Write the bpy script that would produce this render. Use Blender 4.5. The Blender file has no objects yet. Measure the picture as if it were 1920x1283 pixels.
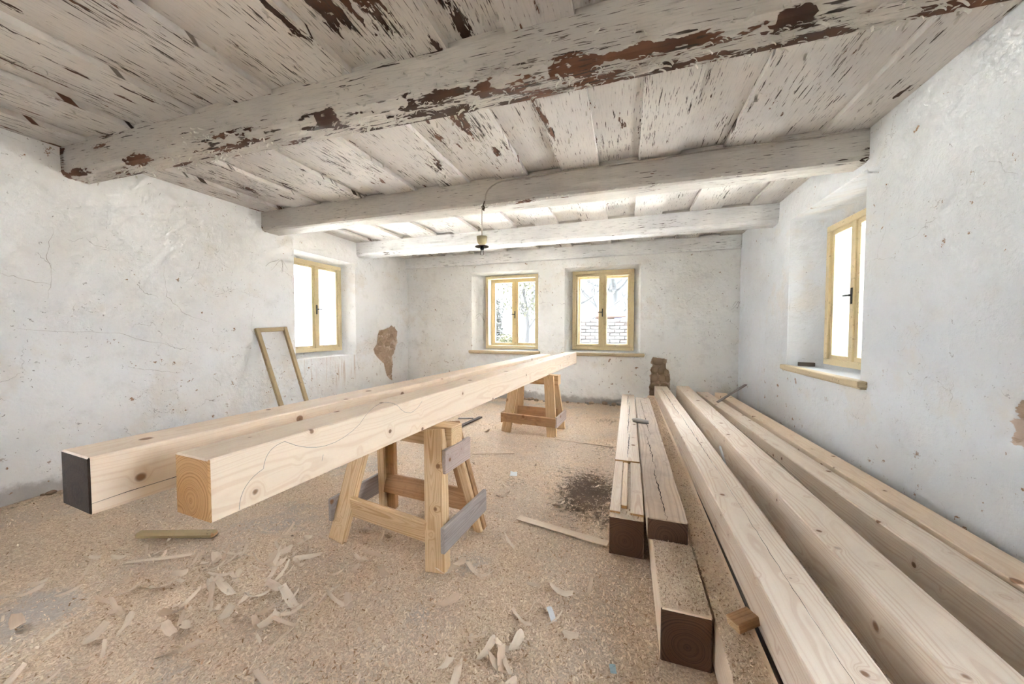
import bpy, bmesh, math, random
import numpy as np
from mathutils import Vector, Matrix, noise as mnoise

random.seed(7); rng = np.random.default_rng(7)
S = bpy.context.scene
COL = S.collection

# ------------------------------------------------------------------ camera
H = 1.15
YAW, PITCH, F = 0.315, -0.034, 656.0
cam_d = bpy.data.cameras.new('camera'); cam = bpy.data.objects.new('camera', cam_d); COL.objects.link(cam)
cam.location = (0, 0, H); cam.rotation_euler = (math.pi/2 + PITCH, 0, YAW)
cam_d.sensor_width = 36; cam_d.sensor_fit = 'HORIZONTAL'; cam_d.lens = F*36/1920
cam_d.clip_start = .02; cam_d.clip_end = 200
S.camera = cam

# ------------------------------------------------------------------ overcast sky, exposure
world = bpy.data.worlds.new('overcast_sky'); S.world = world; world.use_nodes = True
wn = world.node_tree.nodes; wl = world.node_tree.links
bg = wn['Background']; bg.inputs['Color'].default_value = (.815, .895, 1, 1); bg.inputs['Strength'].default_value = 3.0
S.view_settings.view_transform = 'Standard'; S.view_settings.look = 'None'
S.view_settings.gamma = 1; S.view_settings.use_curve_mapping = False
S.view_settings.exposure = 4.0
sun_d = bpy.data.lights.new('sun', 'SUN'); sun_d.energy = 18; sun_d.angle = .03; sun_d.color = (1, .985, .97)
sun = bpy.data.objects.new('sun', sun_d); COL.objects.link(sun); sun.rotation_euler = (math.radians(13), 0, math.radians(-30))   # midday sun, almost overhead
S.cycles.max_bounces = 5; S.cycles.diffuse_bounces = 4; S.cycles.glossy_bounces = 2; S.cycles.transparent_max_bounces = 8
S.cycles.use_adaptive_sampling = True; S.cycles.adaptive_threshold = .12; S.cycles.adaptive_min_samples = 16
S.cycles.caustics_reflective = False; S.cycles.caustics_refractive = False
S.cycles.sample_clamp_indirect = 8

# ------------------------------------------------------------------ room measures (metres)
XL, XR, YB, YF = -3.894, 1.50, 5.63, -1.70
ZB, ZT, ZU = 2.259, 2.468, 2.505          # beam underside, lower boards, upper boards

# ------------------------------------------------------------------ helpers
def tag(o, label=None, cat=None, group=None, kind=None):
    if label: o['label'] = label
    if cat: o['category'] = cat
    if group: o['group'] = group
    if kind: o['kind'] = kind
    return o

def link(name, me, m=None, parent=None, world_m=None):
    o = bpy.data.objects.new(name, me); COL.objects.link(o)
    if m is not None and len(me.materials) == 0:
        for q in (m if isinstance(m, (list, tuple)) else [m]): me.materials.append(q)
    w = world_m or Matrix.Identity(4)
    if parent is not None:
        o.parent = parent; o.matrix_basis = PM(parent).inverted() @ w
    else: o.matrix_basis = w
    return o

def PM(o):
    return (PM(o.parent) @ o.matrix_basis) if o.parent else o.matrix_basis.copy()

def empty(name, loc=(0, 0, 0), rz=0, parent=None):
    o = bpy.data.objects.new(name, None); COL.objects.link(o)
    o.empty_display_size = .1
    o.matrix_basis = Matrix.Translation(loc) @ Matrix.Rotation(rz, 4, 'Z')
    if parent: o.parent = parent; o.matrix_basis = PM(parent).inverted() @ Matrix.Translation(loc) @ Matrix.Rotation(rz, 4, 'Z')
    return o

def mesh_py(name, v, f):
    me = bpy.data.meshes.new(name); me.from_pydata([tuple(map(float, p)) for p in v], [], f); me.update(); return me

def bm_mesh(name, bm, smooth=False):
    bmesh.ops.recalc_face_normals(bm, faces=bm.faces)
    me = bpy.data.meshes.new(name); bm.to_mesh(me); bm.free()
    if smooth:
        for p in me.polygons: p.use_smooth = True
    return me

def box_bm(x0, x1, y0, y1, z0, z1, bev=0, ends=True, bm=None, seg=1):
    own = bm is None
    if own: bm = bmesh.new()
    vs = [bm.verts.new((x, y, z)) for x in (x0, x1) for y in (y0, y1) for z in (z0, z1)]
    fs = [bm.faces.new([vs[i] for i in q]) for q in ((0,1,3,2), (4,6,7,5), (0,4,5,1), (2,3,7,6), (0,2,6,4), (1,5,7,3))]
    if ends: fs[2].material_index = 1; fs[3].material_index = 1
    if bev:
        es = list({e for f in fs for e in f.edges})
        bmesh.ops.bevel(bm, geom=es, offset=bev, segments=seg, affect='EDGES', material=-1)
    return bm

def axes(p0, p1, nrm):
    y = (Vector(p1)-Vector(p0)); L = y.length; y.normalize()
    z = Vector(nrm); z = (z - y*z.dot(y)).normalized(); x = y.cross(z)
    M = Matrix((x, y, z)).transposed().to_4x4(); M.translation = Vector(p0)
    return M, L

def plank(name, p0, p1, w, t, nrm, mats, parent=None, bev=.003):
    """a sawn piece: local y along the grain from p0 to p1, z = nrm (thickness t), x = width w"""
    M, L = axes(p0, p1, nrm)
    bm = box_bm(-w/2, w/2, 0, L, -t/2, t/2, 0)
    if bev:
        bmesh.ops.bevel(bm, geom=list(bm.edges), offset=bev, segments=1, affect='EDGES', material=-1)
    me = bm_mesh(name, bm)
    return link(name, me, mats, parent, M)

def tube(bm, pts, r, n=6, cap=True):
    pts = [Vector(p) for p in pts]; rings = []
    up = Vector((.13, .31, .94))
    for i, p in enumerate(pts):
        d = (pts[min(i+1, len(pts)-1)]-pts[max(i-1, 0)]).normalized()
        a = d.cross(up)
        if a.length < .05: a = d.cross(Vector((1, 0, 0)))
        a.normalize(); b = d.cross(a)
        rr = r[i] if isinstance(r, (list, tuple)) else r
        rings.append([bm.verts.new(p+a*rr*math.cos(2*math.pi*k/n)+b*rr*math.sin(2*math.pi*k/n)) for k in range(n)])
    for A, B in zip(rings, rings[1:]):
        for k in range(n): bm.faces.new((A[k], A[(k+1) % n], B[(k+1) % n], B[k]))
    if cap: bm.faces.new(rings[0][::-1]); bm.faces.new(rings[-1])
    return bm

def lathe(bm, prof, c, n=20):
    rings = [[bm.verts.new((c[0]+r*math.cos(2*math.pi*k/n), c[1]+r*math.sin(2*math.pi*k/n), c[2]+z)) for k in range(n)] for r, z in prof]
    for A, B in zip(rings, rings[1:]):
        for k in range(n): bm.faces.new((A[k], A[(k+1) % n], B[(k+1) % n], B[k]))
    bm.faces.new(rings[0][::-1]); bm.faces.new(rings[-1])
    return bm

def nz(x, y, z, s=1.0, off=0):
    return mnoise.noise(Vector((x*s+off, y*s+off*1.7, z*s+off*.6)))

# ------------------------------------------------------------------ material helpers
class NT:
    def __init__(s, name, dim='3D'):
        s.dim = dim
        s.m = bpy.data.materials.new(name); s.m.use_nodes = True
        s.t = s.m.node_tree; s.t.nodes.clear()
        s.out = s.t.nodes.new('ShaderNodeOutputMaterial')
    def n(s, typ, ins=None, **props):
        nd = s.t.nodes.new('ShaderNode'+typ)
        for k, v in props.items(): setattr(nd, k, v)
        for k, v in (ins or {}).items(): s.set(nd.inputs[k], v)
        return nd
    def set(s, sock, v):
        if isinstance(v, bpy.types.NodeSocket): s.t.links.new(v, sock)
        else:
            if sock.type == 'RGBA' and len(v) == 3: v = (*v, 1)
            sock.default_value = v
    def math(s, op, a, b=0.0, c=None, clamp=False):
        nd = s.n('Math', operation=op); nd.use_clamp = clamp
        s.set(nd.inputs[0], a); s.set(nd.inputs[1], b)
        if c is not None: s.set(nd.inputs[2], c)
        return nd.outputs[0]
    def vmath(s, op, a, b=None):
        nd = s.n('VectorMath', operation=op); s.set(nd.inputs[0], a)
        if b is not None: s.set(nd.inputs[1], b)
        return nd.outputs['Value'] if op in ('LENGTH', 'DISTANCE', 'DOT_PRODUCT') else nd.outputs[0]
    def ramp(s, v, lo, hi, a=0.0, b=1.0):
        nd = s.n('MapRange', interpolation_type='SMOOTHSTEP'); nd.clamp = True
        for k, x in enumerate((v, lo, hi, a, b)): s.set(nd.inputs[k], x)
        return nd.outputs[0]
    def mix(s, f, a, b, mode='MIX'):
        nd = s.n('Mix', data_type='RGBA', blend_type=mode); nd.clamp_factor = True
        s.set(nd.inputs[0], f); s.set(nd.inputs[6], a); s.set(nd.inputs[7], b)
        return nd.outputs[2]
    def noise(s, vec, scale=5, detail=4, rough=.55, dist=0, dim=None):
        dim = dim or s.dim; nd = s.n('TexNoise', noise_dimensions=dim)
        if vec is not None: s.set(nd.inputs['W' if dim == '1D' else 'Vector'], vec)
        nd.inputs['Scale'].default_value = scale; nd.inputs['Detail'].default_value = detail
        nd.inputs['Roughness'].default_value = rough; nd.inputs['Distortion'].default_value = dist
        return nd.outputs[0]
    def noisec(s, vec, scale=5, detail=2):
        nd = s.n('TexNoise', noise_dimensions=s.dim); s.set(nd.inputs['Vector'], vec)
        nd.inputs['Scale'].default_value = scale; nd.inputs['Detail'].default_value = detail
        return nd.outputs[1]
    def vor(s, vec, scale, feature='F1', rand=1.0):
        nd = s.n('TexVoronoi', feature=feature, voronoi_dimensions=s.dim); s.set(nd.inputs['Vector'], vec)
        nd.inputs['Scale'].default_value = scale; nd.inputs['Randomness'].default_value = rand
        return nd
    def coord(s): return s.n('TexCoord').outputs['Object']
    def geo(s): return s.n('NewGeometry')
    def scale(s, v, sc): return s.vmath('MULTIPLY', v, sc)
    def sep(s, v): return s.n('SeparateXYZ', {0: v}).outputs
    def comb(s, x, y, z): return s.n('CombineXYZ', {0: x, 1: y, 2: z}).outputs[0]
    def bump(s, h, dist=.003, strength=1.0, normal=None):
        nd = s.n('Bump'); nd.inputs['Distance'].default_value = dist; nd.inputs['Strength'].default_value = strength
        s.set(nd.inputs['Height'], h)
        if normal is not None: s.set(nd.inputs['Normal'], normal)
        return nd.outputs[0]
    def done(s, col, rough=.7, normal=None, spec=.3, metal=0.0, **kw):
        p = s.n('BsdfPrincipled')
        s.set(p.inputs['Base Color'], col); s.set(p.inputs['Roughness'], rough)
        p.inputs['Specular IOR Level'].default_value = spec; p.inputs['Metallic'].default_value = metal
        if normal is not None: s.set(p.inputs['Normal'], normal)
        for k, v in kw.items(): s.set(p.inputs[k], v)
        s.t.links.new(p.outputs[0], s.out.inputs[0]); return s.m

def wood(name, light, dark, knotc=(.30, .14, .06), ring=150, contrast=.55, knots=.45, end=False, rough=.65, grey=0, dirt=0.0, bumpd=.0012, flow=.035, fibre=.35):
    N = NT(name); co = N.coord()
    rnd = N.n('ObjectInfo').outputs['Random']
    off = N.math('MULTIPLY', rnd, 37.0)
    co2 = N.vmath('ADD', co, N.comb(off, N.math('MULTIPLY', rnd, 91.0), off))
    # knots
    vo = N.vor(co2, 9.5)
    kr = N.math('ADD', N.math('MULTIPLY', N.sep(vo.outputs['Color'])[0], .17), .035)
    has = N.ramp(N.sep(vo.outputs['Color'])[1], 1-knots-.02, 1-knots+.02)
    kd = N.math('ADD', vo.outputs['Distance'], N.math('MULTIPLY', N.math('SUBTRACT', N.noise(co2, 60, 2), .5), .03))
    kin = N.math('MULTIPLY', N.ramp(kd, N.math('ADD', kr, .02), N.math('MULTIPLY', kr, .75)), has)
    halo = N.math('MULTIPLY', N.ramp(kd, .36, .04), has)
    # growth rings around a wandering pith
    sx, sy, sz = N.sep(co)[:3]
    wob = N.noise(N.scale(co2, (3.0, .9, 3.0)), 1, 3)
    px = N.math('ADD', sx, N.math('ADD', N.math('MULTIPLY', N.math('SUBTRACT', wob, .5), flow*2), N.math('MULTIPLY', N.math('SUBTRACT', rnd, .5), .05)))
    wob2 = N.noise(N.scale(co2, (2.4, .7, 2.4)), 1.3, 3)
    pz = N.math('ADD', sz, N.math('ADD', N.math('MULTIPLY', N.math('SUBTRACT', wob2, .5), flow*2), .03))
    r = N.vmath('LENGTH', N.comb(px, pz, 0.0))
    r = N.math('ADD', r, N.math('MULTIPLY', halo, .022))
    rg = N.noise(N.math('MULTIPLY', r, ring), 1, 2.5, .6, dim='1D')
    rg = N.ramp(rg, .42, .66)
    fib = N.noise(N.scale(co2, (140, 5, 140)), 1, 3, .6)
    big = N.noise(N.scale(co2, (3, .8, 3)), 1, 3, .6)
    if end: fib = N.noise(co2, 160, 3)
    f = N.math('ADD', N.math('MULTIPLY', rg, contrast), N.math('MULTIPLY', N.math('SUBTRACT', fib, .45), fibre))
    f = N.math('ADD', f, N.math('MULTIPLY', N.math('SUBTRACT', big, .5), .5), clamp=True)
    c = N.mix(f, light, dark)
    if not end:
        kcol = N.mix(N.ramp(kd, 0.0, .09), tuple(x*.45 for x in knotc), knotc)
        c = N.mix(N.math('MULTIPLY', halo, .35), c, dark)
        c = N.mix(N.math('MULTIPLY', kin, .88), c, kcol)
    if grey:
        g = N.noise(N.scale(co2, (9, 1.2, 9)), 1, 5, .65)
        c = N.mix(N.math('MULTIPLY', N.ramp(g, .3, .6), grey), c, (.27, .25, .23))
    if dirt:
        g = N.noise(co2, 6, 6, .7)
        c = N.mix(N.math('MULTIPLY', N.ramp(g, .48, .68), dirt), c, (.05, .035, .025))
    b = N.bump(fib, bumpd, .5)
    return N.done(c, rough, b, .25)

M = {}
M['pine'] = wood('fresh_pine', (.91, .735, .56), (.74, .515, .335), ring=170, contrast=.38, knots=.75, fibre=.25)
M['pine_pink'] = wood('planed_spruce', (.91, .78, .645), (.68, .48, .345), ring=190, contrast=.5, knots=.5, fibre=.25)
M['pine_end'] = wood('pine_end_grain', (.72, .42, .185), (.50, .24, .085), ring=220, contrast=.75, end=True, rough=.85)
M['bark_end'] = wood('weathered_end_grain', (.062, .039, .025), (.018, .012, .008), ring=60, contrast=.3, end=True, rough=.95, bumpd=.006)
M['trestle'] = wood('trestle_pine', (.76, .535, .315), (.53, .305, .14), ring=190, contrast=.75, knots=.3, fibre=.5)
M['trestle_dark'] = wood('trestle_brown', (.52, .30, .15), (.29, .14, .06), ring=190, contrast=.6, knots=.3, fibre=.5, dirt=.3)
M['greyboard'] = wood('greyed_board', (.47, .39, .35), (.27, .215, .19), ring=200, contrast=.7, knots=.3, grey=.35, fibre=.6)
M['oldtop'] = wood('aged_oak', (.60, .44, .31), (.36, .24, .16), ring=140, contrast=.5, knots=.4, grey=.35, dirt=.15)
M['oldend'] = wood('dark_old_end', (.13, .068, .040), (.045, .022, .013), ring=160, contrast=.6, end=True, rough=.8)
M['darkboard'] = wood('dark_board', (.11, .085, .065), (.05, .035, .03), ring=180, contrast=.5, knots=.1)
M['shaving'] = None

def plaster(name, tint=(.83, .815, .79), dirty=1.0, drip=None):
    N = NT(name, '2D'); P3 = N.geo().outputs['Position']; q = N.sep(P3)
    P = N.comb(N.math('ADD', q[0], q[1]), q[2], 0.0)
    big = N.noise(P, .9, 5, .6)
    mid = N.noise(P, 5, 6, .65)
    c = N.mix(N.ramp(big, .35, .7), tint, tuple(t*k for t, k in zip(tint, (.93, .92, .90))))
    c = N.mix(N.math('MULTIPLY', N.ramp(mid, .52, .75), .28), c, (.62, .60, .57))
    # warm plaster ghosts
    wm = N.noise(N.vmath('ADD', P, (7, 3, 1)), 1.7, 5, .6)
    c = N.mix(N.math('MULTIPLY', N.ramp(wm, .56, .72), .35), c, (.72, .62, .50))
    # hairline cracks
    dP = N.vmath('ADD', P, N.scale(N.noisec(P, 3.5, 5), (.35, .35, .35)))
    v = N.vor(dP, 1.6, 'DISTANCE_TO_EDGE')
    cm = big
    crack = N.math('MULTIPLY', N.ramp(v.outputs['Distance'], .0035, .0008), N.ramp(cm, .50, .60))
    v2 = N.vor(N.vmath('ADD', P, N.scale(N.noisec(P, 9, 4), (.16, .16, .16))), 4.2, 'DISTANCE_TO_EDGE')
    cr2 = N.math('MULTIPLY', N.ramp(v2.outputs['Distance'], .008, .002), N.ramp(wm, .54, .62))
    crack = N.math('MAXIMUM', crack, N.math('MULTIPLY', cr2, .75))
    brk = N.ramp(mid, .42, .56)
    crack = N.math('MULTIPLY', crack, brk)
    c = N.mix(N.math('MULTIPLY', crack, .75*dirty), c, (.21, .16, .12))
    # specks and nail holes
    dS = N.vmath('ADD', P, N.scale(N.noisec(P, 30, 2), (.06, .06, 0)))
    sp = N.vor(dS, 15); sp2 = N.vor(dS, 42)
    m1 = N.math('MULTIPLY', N.ramp(sp.outputs['Distance'], .07, .03), N.ramp(N.sep(sp.outputs['Color'])[0], .84, .86))
    m2 = N.math('MULTIPLY', N.ramp(sp2.outputs['Distance'], .14, .08), N.math('MULTIPLY', N.ramp(N.sep(sp2.outputs['Color'])[0], .84, .86), N.ramp(wm, .44, .58)))
    m = N.math('MAXIMUM', m1, m2)
    c = N.mix(N.math('MULTIPLY', m, .7*dirty), c, (.17, .13, .10))
    z = q[2]
    # rising dirt and grey cement at the foot of the wall
    foot = N.ramp(N.math('ADD', z, N.math('MULTIPLY', N.math('SUBTRACT', mid, .5), .22)), .13, .05)
    c = N.mix(N.math('MULTIPLY', foot, .85), c, N.mix(mid, (.33, .30, .27), (.50, .46, .42)))
    # flaked spots, brown, low on the wall
    fl = N.noise(P, 11, 6, .72)
    low = N.ramp(z, 1.35, .45)
    flk = N.math('MULTIPLY', N.ramp(N.math('ADD', fl, N.math('MULTIPLY', low, .035)), .69, .705), N.ramp(big, .42, .52))
    c = N.mix(flk, c, (.34, .21, .13))
    if drip:
        y0, y1 = drip; y = q[1]
        dr = N.noise(N.comb(N.math('MULTIPLY', y, 16.0), N.math('MULTIPLY', z, 1.3), 0.0), 1, 3, .6)
        mk = N.math('MULTIPLY', N.math('MULTIPLY', N.ramp(y, y0, y0+.1), N.ramp(y, y1, y1-.1)), N.math('MULTIPLY', N.ramp(z, .80, .76), N.ramp(z, .25, .6)))
        c = N.mix(N.math('MULTIPLY', N.math('MULTIPLY', N.ramp(dr, .52, .68), mk), .55), c, (.46, .27, .14))
    # lost plaster: bare clay
    at = N.n('Attribute', attribute_name='bare').outputs['Fac']
    e = N.math('ADD', at, N.math('MULTIPLY', N.math('SUBTRACT', N.noise(P, 30, 4, .65), .5), .35))
    bare = N.ramp(e, .48, .52)
    clay = N.mix(N.noise(P, 26, 6, .7), (.26, .17, .11), (.60, .45, .33))
    clay = N.mix(N.ramp(mid, .5, .6), clay, (.60, .46, .36))
    c = N.mix(bare, c, clay)
    h = N.noise(P, 16, 5, .6)
    return N.done(c, .93, N.bump(h, .011, .6), .15)

M['plaster_l'] = plaster('limewashed_plaster_left', (.86, .845, .83), drip=(3.3, 4.35))
M['plaster_b'] = plaster('limewashed_plaster_back', (.92, .91, .885), dirty=1.1)
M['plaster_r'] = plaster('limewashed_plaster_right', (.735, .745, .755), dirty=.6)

def peeling(name, axis, paint=(.80, .765, .72), base=0.0, crack=.69):
    """old oil paint flaking off brown wood; axis = grain direction (0 = x, 1 = y)"""
    N = NT(name, '2D'); q = N.sep(N.geo().outputs['Position'])
    P = N.comb(q[0], N.math('ADD', q[1], q[2]), 0.0)
    def st(al, ac): return N.scale(P, (al, ac, 0) if axis == 0 else (ac, al, 0))
    wear = N.math('ADD', N.n('Attribute', attribute_name='wear').outputs['Fac'], base)
    s1 = N.noise(st(4.0, 62), 1, 3, .6)
    s2 = N.noise(N.vmath('ADD', st(9, 130), (3, 3, 3)), 1, 2, .6)
    zone = N.noise(st(1.6, 5), 1, 2, .5)
    vo = N.vor(N.vmath('ADD', st(15, 62), N.scale(N.noisec(P, 14, 2), (1.6, 1.6, 1.6))), 1.0)
    cellp = N.noise(N.scale(vo.outputs['Position'], (.19, .19, .19)), 1, 2, .55)
    pn = N.noise(st(3.2, 17), 1, 4, .68)
    patch = N.math('ADD', N.math('MULTIPLY', cellp, .55), N.math('MULTIPLY', pn, .45))
    thr = N.math('SUBTRACT', .685, N.math('MULTIPLY', wear, .235))
    m1 = N.ramp(patch, thr, N.math('ADD', thr, .012))
    t2 = N.math('SUBTRACT', N.math('SUBTRACT', crack, N.math('MULTIPLY', wear, .10)), N.math('MULTIPLY', N.math('SUBTRACT', zone, .5), .30))
    m2 = N.ramp(s1, t2, N.math('ADD', t2, .02))
    m3 = N.math('MULTIPLY', N.ramp(s2, t2, N.math('ADD', t2, .03)), .8)
    crk = N.math('MAXIMUM', m2, m3)
    mk = N.math('MAXIMUM', m1, crk)
    gr = s2
    big = N.noise(P, 1.1, 3, .6)
    pc = N.mix(N.ramp(big, .35, .68), paint, tuple(x*y for x, y in zip(paint, (.86, .86, .88))))
    pc = N.mix(N.math('MULTIPLY', N.ramp(gr, .50, .66), .30), pc, tuple(x*.62 for x in paint))
    wd = N.mix(N.ramp(big, .42, .58), (.045, .022, .013), (.20, .09, .05))
    wd = N.mix(N.math('MULTIPLY', gr, .7), wd, (.085, .042, .026))
    wd = N.mix(crk, wd, (.060, .042, .032))
    c = N.mix(mk, pc, wd)
    lift = N.ramp(patch, N.math('SUBTRACT', thr, .05), thr)      # paint lifts towards a lost patch
    h = N.math('SUBTRACT', N.math('MULTIPLY', lift, .8), N.math('MULTIPLY', m1, 1.6))
    return N.done(c, .62, N.bump(h, .004, .8), .3)

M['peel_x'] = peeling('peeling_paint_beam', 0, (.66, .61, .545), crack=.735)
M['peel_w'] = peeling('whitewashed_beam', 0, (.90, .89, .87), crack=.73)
M['peel_y'] = peeling('peeling_paint_board', 1, (.74, .69, .635), crack=.705)

def simple(name, col, rough=.6, var=.15, sc=20, spec=.3, metal=0, bumpd=0, coord='Object'):
    N = NT(name); P = N.coord()
    n = N.noise(P, sc, 5, .65)
    c = N.mix(n, tuple(x*(1-var) for x in col), tuple(min(1, x*(1+var)) for x in col))
    return N.done(c, rough, N.bump(n, bumpd, .7) if bumpd else None, spec, metal)

def ochre(name, col=(.70, .565, .335), worn=.6):
    N = NT(name); P = N.geo().outputs['Position']
    n = N.noise(P, 30, 6, .7); b = N.noise(P, 4, 4)
    c = N.mix(b, col, tuple(x*.82 for x in col))
    c = N.mix(N.math('MULTIPLY', N.ramp(n, .60, .66), worn), c, (.20, .14, .085))
    d = N.noise(N.scale(P, (60, 60, 9)), 1, 4, .6)
    c = N.mix(N.math('MULTIPLY', N.ramp(d, .62, .72), .4*worn), c, (.33, .26, .16))
    return N.done(c, .55, N.bump(n, .0015, .6), .35)
M['ochre'] = ochre('ochre_window_paint')
M['ochre_old'] = ochre('worn_ochre_paint', (.47, .35, .185), 1.0)
M['ochre_sill'] = ochre('ochre_sill_paint', (.66, .52, .32), .9)
M['black'] = simple('black_iron', (.03, .03, .032), .5, .4, 60, .4)
M['enamel'] = simple('cream_enamel', (.55, .46, .27), .45, .35, 40)
M['rust'] = simple('rusty_brown_metal', (.10, .065, .045), .7, .5, 80)
M['cable'] = simple('painted_cable', (.50, .45, .39), .7, .3, 60)
M['crack'] = simple('dark_crack', (.035, .022, .015), .95, .3, 40)
M['paint_flake'] = simple('curled_paint', (.60, .565, .50), .6, .3, 25)
M['paper'] = simple('white_paper', (.85, .86, .87), .7, .05, 30)
M['bluescrap'] = simple('pale_blue_scrap', (.42, .55, .58), .6, .1, 30)
M['stone'] = simple('grey_stone', (.33, .29, .255), .9, .4, 30, .2, bumpd=.006)
M['clay'] = simple('clay_lump', (.44, .32, .225), .95, .45, 24, .1, bumpd=.012)
M['clay_dark'] = simple('dark_clay_lump', (.36, .255, .18), .95, .5, 24, .1, bumpd=.012)
M['graphite'] = simple('pencil_graphite', (.33, .27, .22), .7, .2, 50)

def glass(name, dirt=.1, blue=0.0):
    N = NT(name); P = N.coord()
    fr = N.n('Fresnel', {'IOR': 1.45}).outputs[0]
    tr = N.n('BsdfTransparent', {'Color': (.97, .985, .99)})
    gl = N.n('BsdfGlossy', {'Roughness': .02})
    tl = N.n('BsdfTranslucent', {'Color': (.80, .86, .93) if blue else (.85, .86, .86)})
    df = N.n('BsdfDiffuse', {'Color': (.7, .72, .74)})
    n = N.noise(P, 55, 6, .75); n2 = N.noise(P, 4, 4, .6)
    d = N.math('MULTIPLY', N.math('ADD', N.ramp(n, .35, .75), n2), dirt, clamp=True)
    a = N.n('MixShader', {0: .35, 1: tl.outputs[0], 2: df.outputs[0]})
    b = N.n('MixShader', {0: d, 1: tr.outputs[0], 2: a.outputs[0]})
    c = N.n('MixShader', {0: N.math('MULTIPLY', fr, .8), 1: b.outputs[0], 2: gl.outputs[0]})
    N.t.links.new(c.outputs[0], N.out.inputs[0]); return N.m
M['glass'] = glass('old_window_glass', .007)
M['glass_dirty'] = glass('dirty_window_glass', .12, 1.0)
M['bulb'] = glass('bulb_glass', .12)

def sawdust_floor():
    N = NT('sawdust_floor', '2D'); P = N.geo().outputs['Position']
    fine = N.noise(P, 150, 4, .7); mid = N.noise(P, 38, 5, .7); big = N.noise(P, 1.6, 5, .65)
    v = N.vor(N.vmath('ADD', P, N.scale(N.noisec(P, 40, 2), (.02, .02, .02))), 175)
    cell = N.sep(v.outputs['Color'])[0]
    c = N.mix(cell, (.62, .43, .29), (.95, .775, .585))
    c = N.mix(N.math('MULTIPLY', N.ramp(big, .42, .62), .45), c, (.62, .52, .435))
    c = N.mix(N.math('MULTIPLY', N.ramp(fine, .4, .7), .5), c, (.46, .33, .23))
    c = N.mix(N.math('MULTIPLY', N.ramp(mid, .55, .7), .35), c, (.94, .82, .68))
    # bare screed and trodden earth showing through
    bare = N.n('Attribute', attribute_name='thin').outputs['Fac']
    bm_ = N.ramp(N.math('ADD', bare, N.math('MULTIPLY', N.math('SUBTRACT', N.noise(P, 6, 6, .72), .5), 1.3)), .42, .85)
    c = N.mix(N.math('MULTIPLY', bm_, .62), c, N.mix(mid, (.37, .335, .305), (.58, .535, .49)))
    earth = N.n('Attribute', attribute_name='earth').outputs['Fac']
    em = N.ramp(N.math('ADD', earth, N.math('MULTIPLY', N.math('SUBTRACT', N.noise(P, 22, 5, .8), .5), 1.8)), .40, .95)
    c = N.mix(N.math('MULTIPLY', em, .88), c, N.mix(fine, (.045, .028, .020), (.13, .085, .06)))
    h = N.math('ADD', N.math('MULTIPLY', cell, .6), N.math('ADD', N.math('MULTIPLY', fine, .6), mid))
    return N.done(c, .95, N.bump(h, .006, .8), .1)
M['floor'] = sawdust_floor()

def flake_mat(name, a, b, dk):
    N = NT(name); g = N.geo(); r = g.outputs['Random Per Island']
    c = N.mix(r, a, b)
    c = N.mix(N.ramp(N.math('FRACT', N.math('MULTIPLY', r, 17.3)), .80, .95), c, dk)
    return N.done(c, .85, None, .15)
M['dust'] = flake_mat('sawdust_flakes', (.76, .56, .40), (.97, .82, .65), (.44, .27, .155))
def shaving_mat():
    N = NT('wood_shaving'); P = N.coord(); r = N.n('ObjectInfo').outputs['Random']
    c = N.mix(r, (.78, .60, .45), (.96, .84, .69))
    f = N.noise(N.scale(P, (160, 6, 20)), 1, 3)
    c = N.mix(N.math('MULTIPLY', f, .45), c, (.38, .22, .11))
    return N.done(c, .75, N.bump(f, .0008, .5), .2)
M['shaving'] = shaving_mat()

# ================================================================== THE SETTING
# ---- floor: uneven, covered with sawdust
def gauss(x, y, cx, cy, rx, ry): return np.exp(-(((x-cx)/rx)**2+((y-cy)/ry)**2))
THIN = [(-2.0, 1.55, .35, .3, .75), (-2.14, 2.42, .45, .35, .75), (-.74, 1.52, .2, .16, .7), (-2.32, .72, .3, .2, .9), (-1.98, 1.35, .25, .15, .5),
        (-.84, 1.18, .25, .15, .5), (-1.6, 5.2, 1.3, .3, .8), (-.3, 4.9, .9, .35, .55), (-3.6, 3.6, .4, 1.6, .6), (-.6, 2.9, .4, .4, .35),
        (-1.5, 2.4, .5, .4, .35), (-.35, .75, .3, .2, .4), (-1.45, .7, .3, .2, .5), (-3.2, 1.05, .3, .2, .35), (-1.3, 3.3, 1.3, .8, .36), (-.6, 2.1, .5, .3, .32)]
EARTH = [(-.24, 2.5, .28, .48, 1.1), (-.45, 2.8, .25, .3, .55), (-.13, 2.2, .16, .2, .8), (-.8, 2.5, .25, .18, .5), (-.15, 3.5, .22, .4, .6),
         (-.2, 4.6, .3, .2, .6), (-3.8, 1.6, .12, 1.0, .55), (-.6, 3.0, .8, 1.2, .34), (-1.5, 4.4, 1.2, .7, .36), (-1.2, 5.58, 2.5, .06, .7), (-1.7, 3.9, .35, .25, .45)]
def field(F_, x, y):
    r = 0
    for cx, cy, rx, ry, a in F_: r = np.maximum(r, a*gauss(x, y, cx, cy, rx, ry))
    return r
def floor_z(x, y):
    h = .010*mnoise.noise(Vector((x*2.3, y*2.3, .4)))+.006*mnoise.noise(Vector((x*7, y*7, 2.2)))
    h += .018*math.exp(-(((x+1.15)/.6)**2+((y-1.35)/.35)**2)) * 0
    return h - .008
nx, ny = 210, 280
gx = np.linspace(XL-.02, XR+.02, nx); gy = np.linspace(YF-.02, YB+.02, ny)
V = [(x, y, floor_z(x, y)) for y in gy for x in gx]
Fc = [(j*nx+i, j*nx+i+1, (j+1)*nx+i+1, (j+1)*nx+i) for j in range(ny-1) for i in range(nx-1)]
me = mesh_py('floor', V, Fc)
vx = np.array([v[0] for v in V]); vy = np.array([v[1] for v in V])
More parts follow.
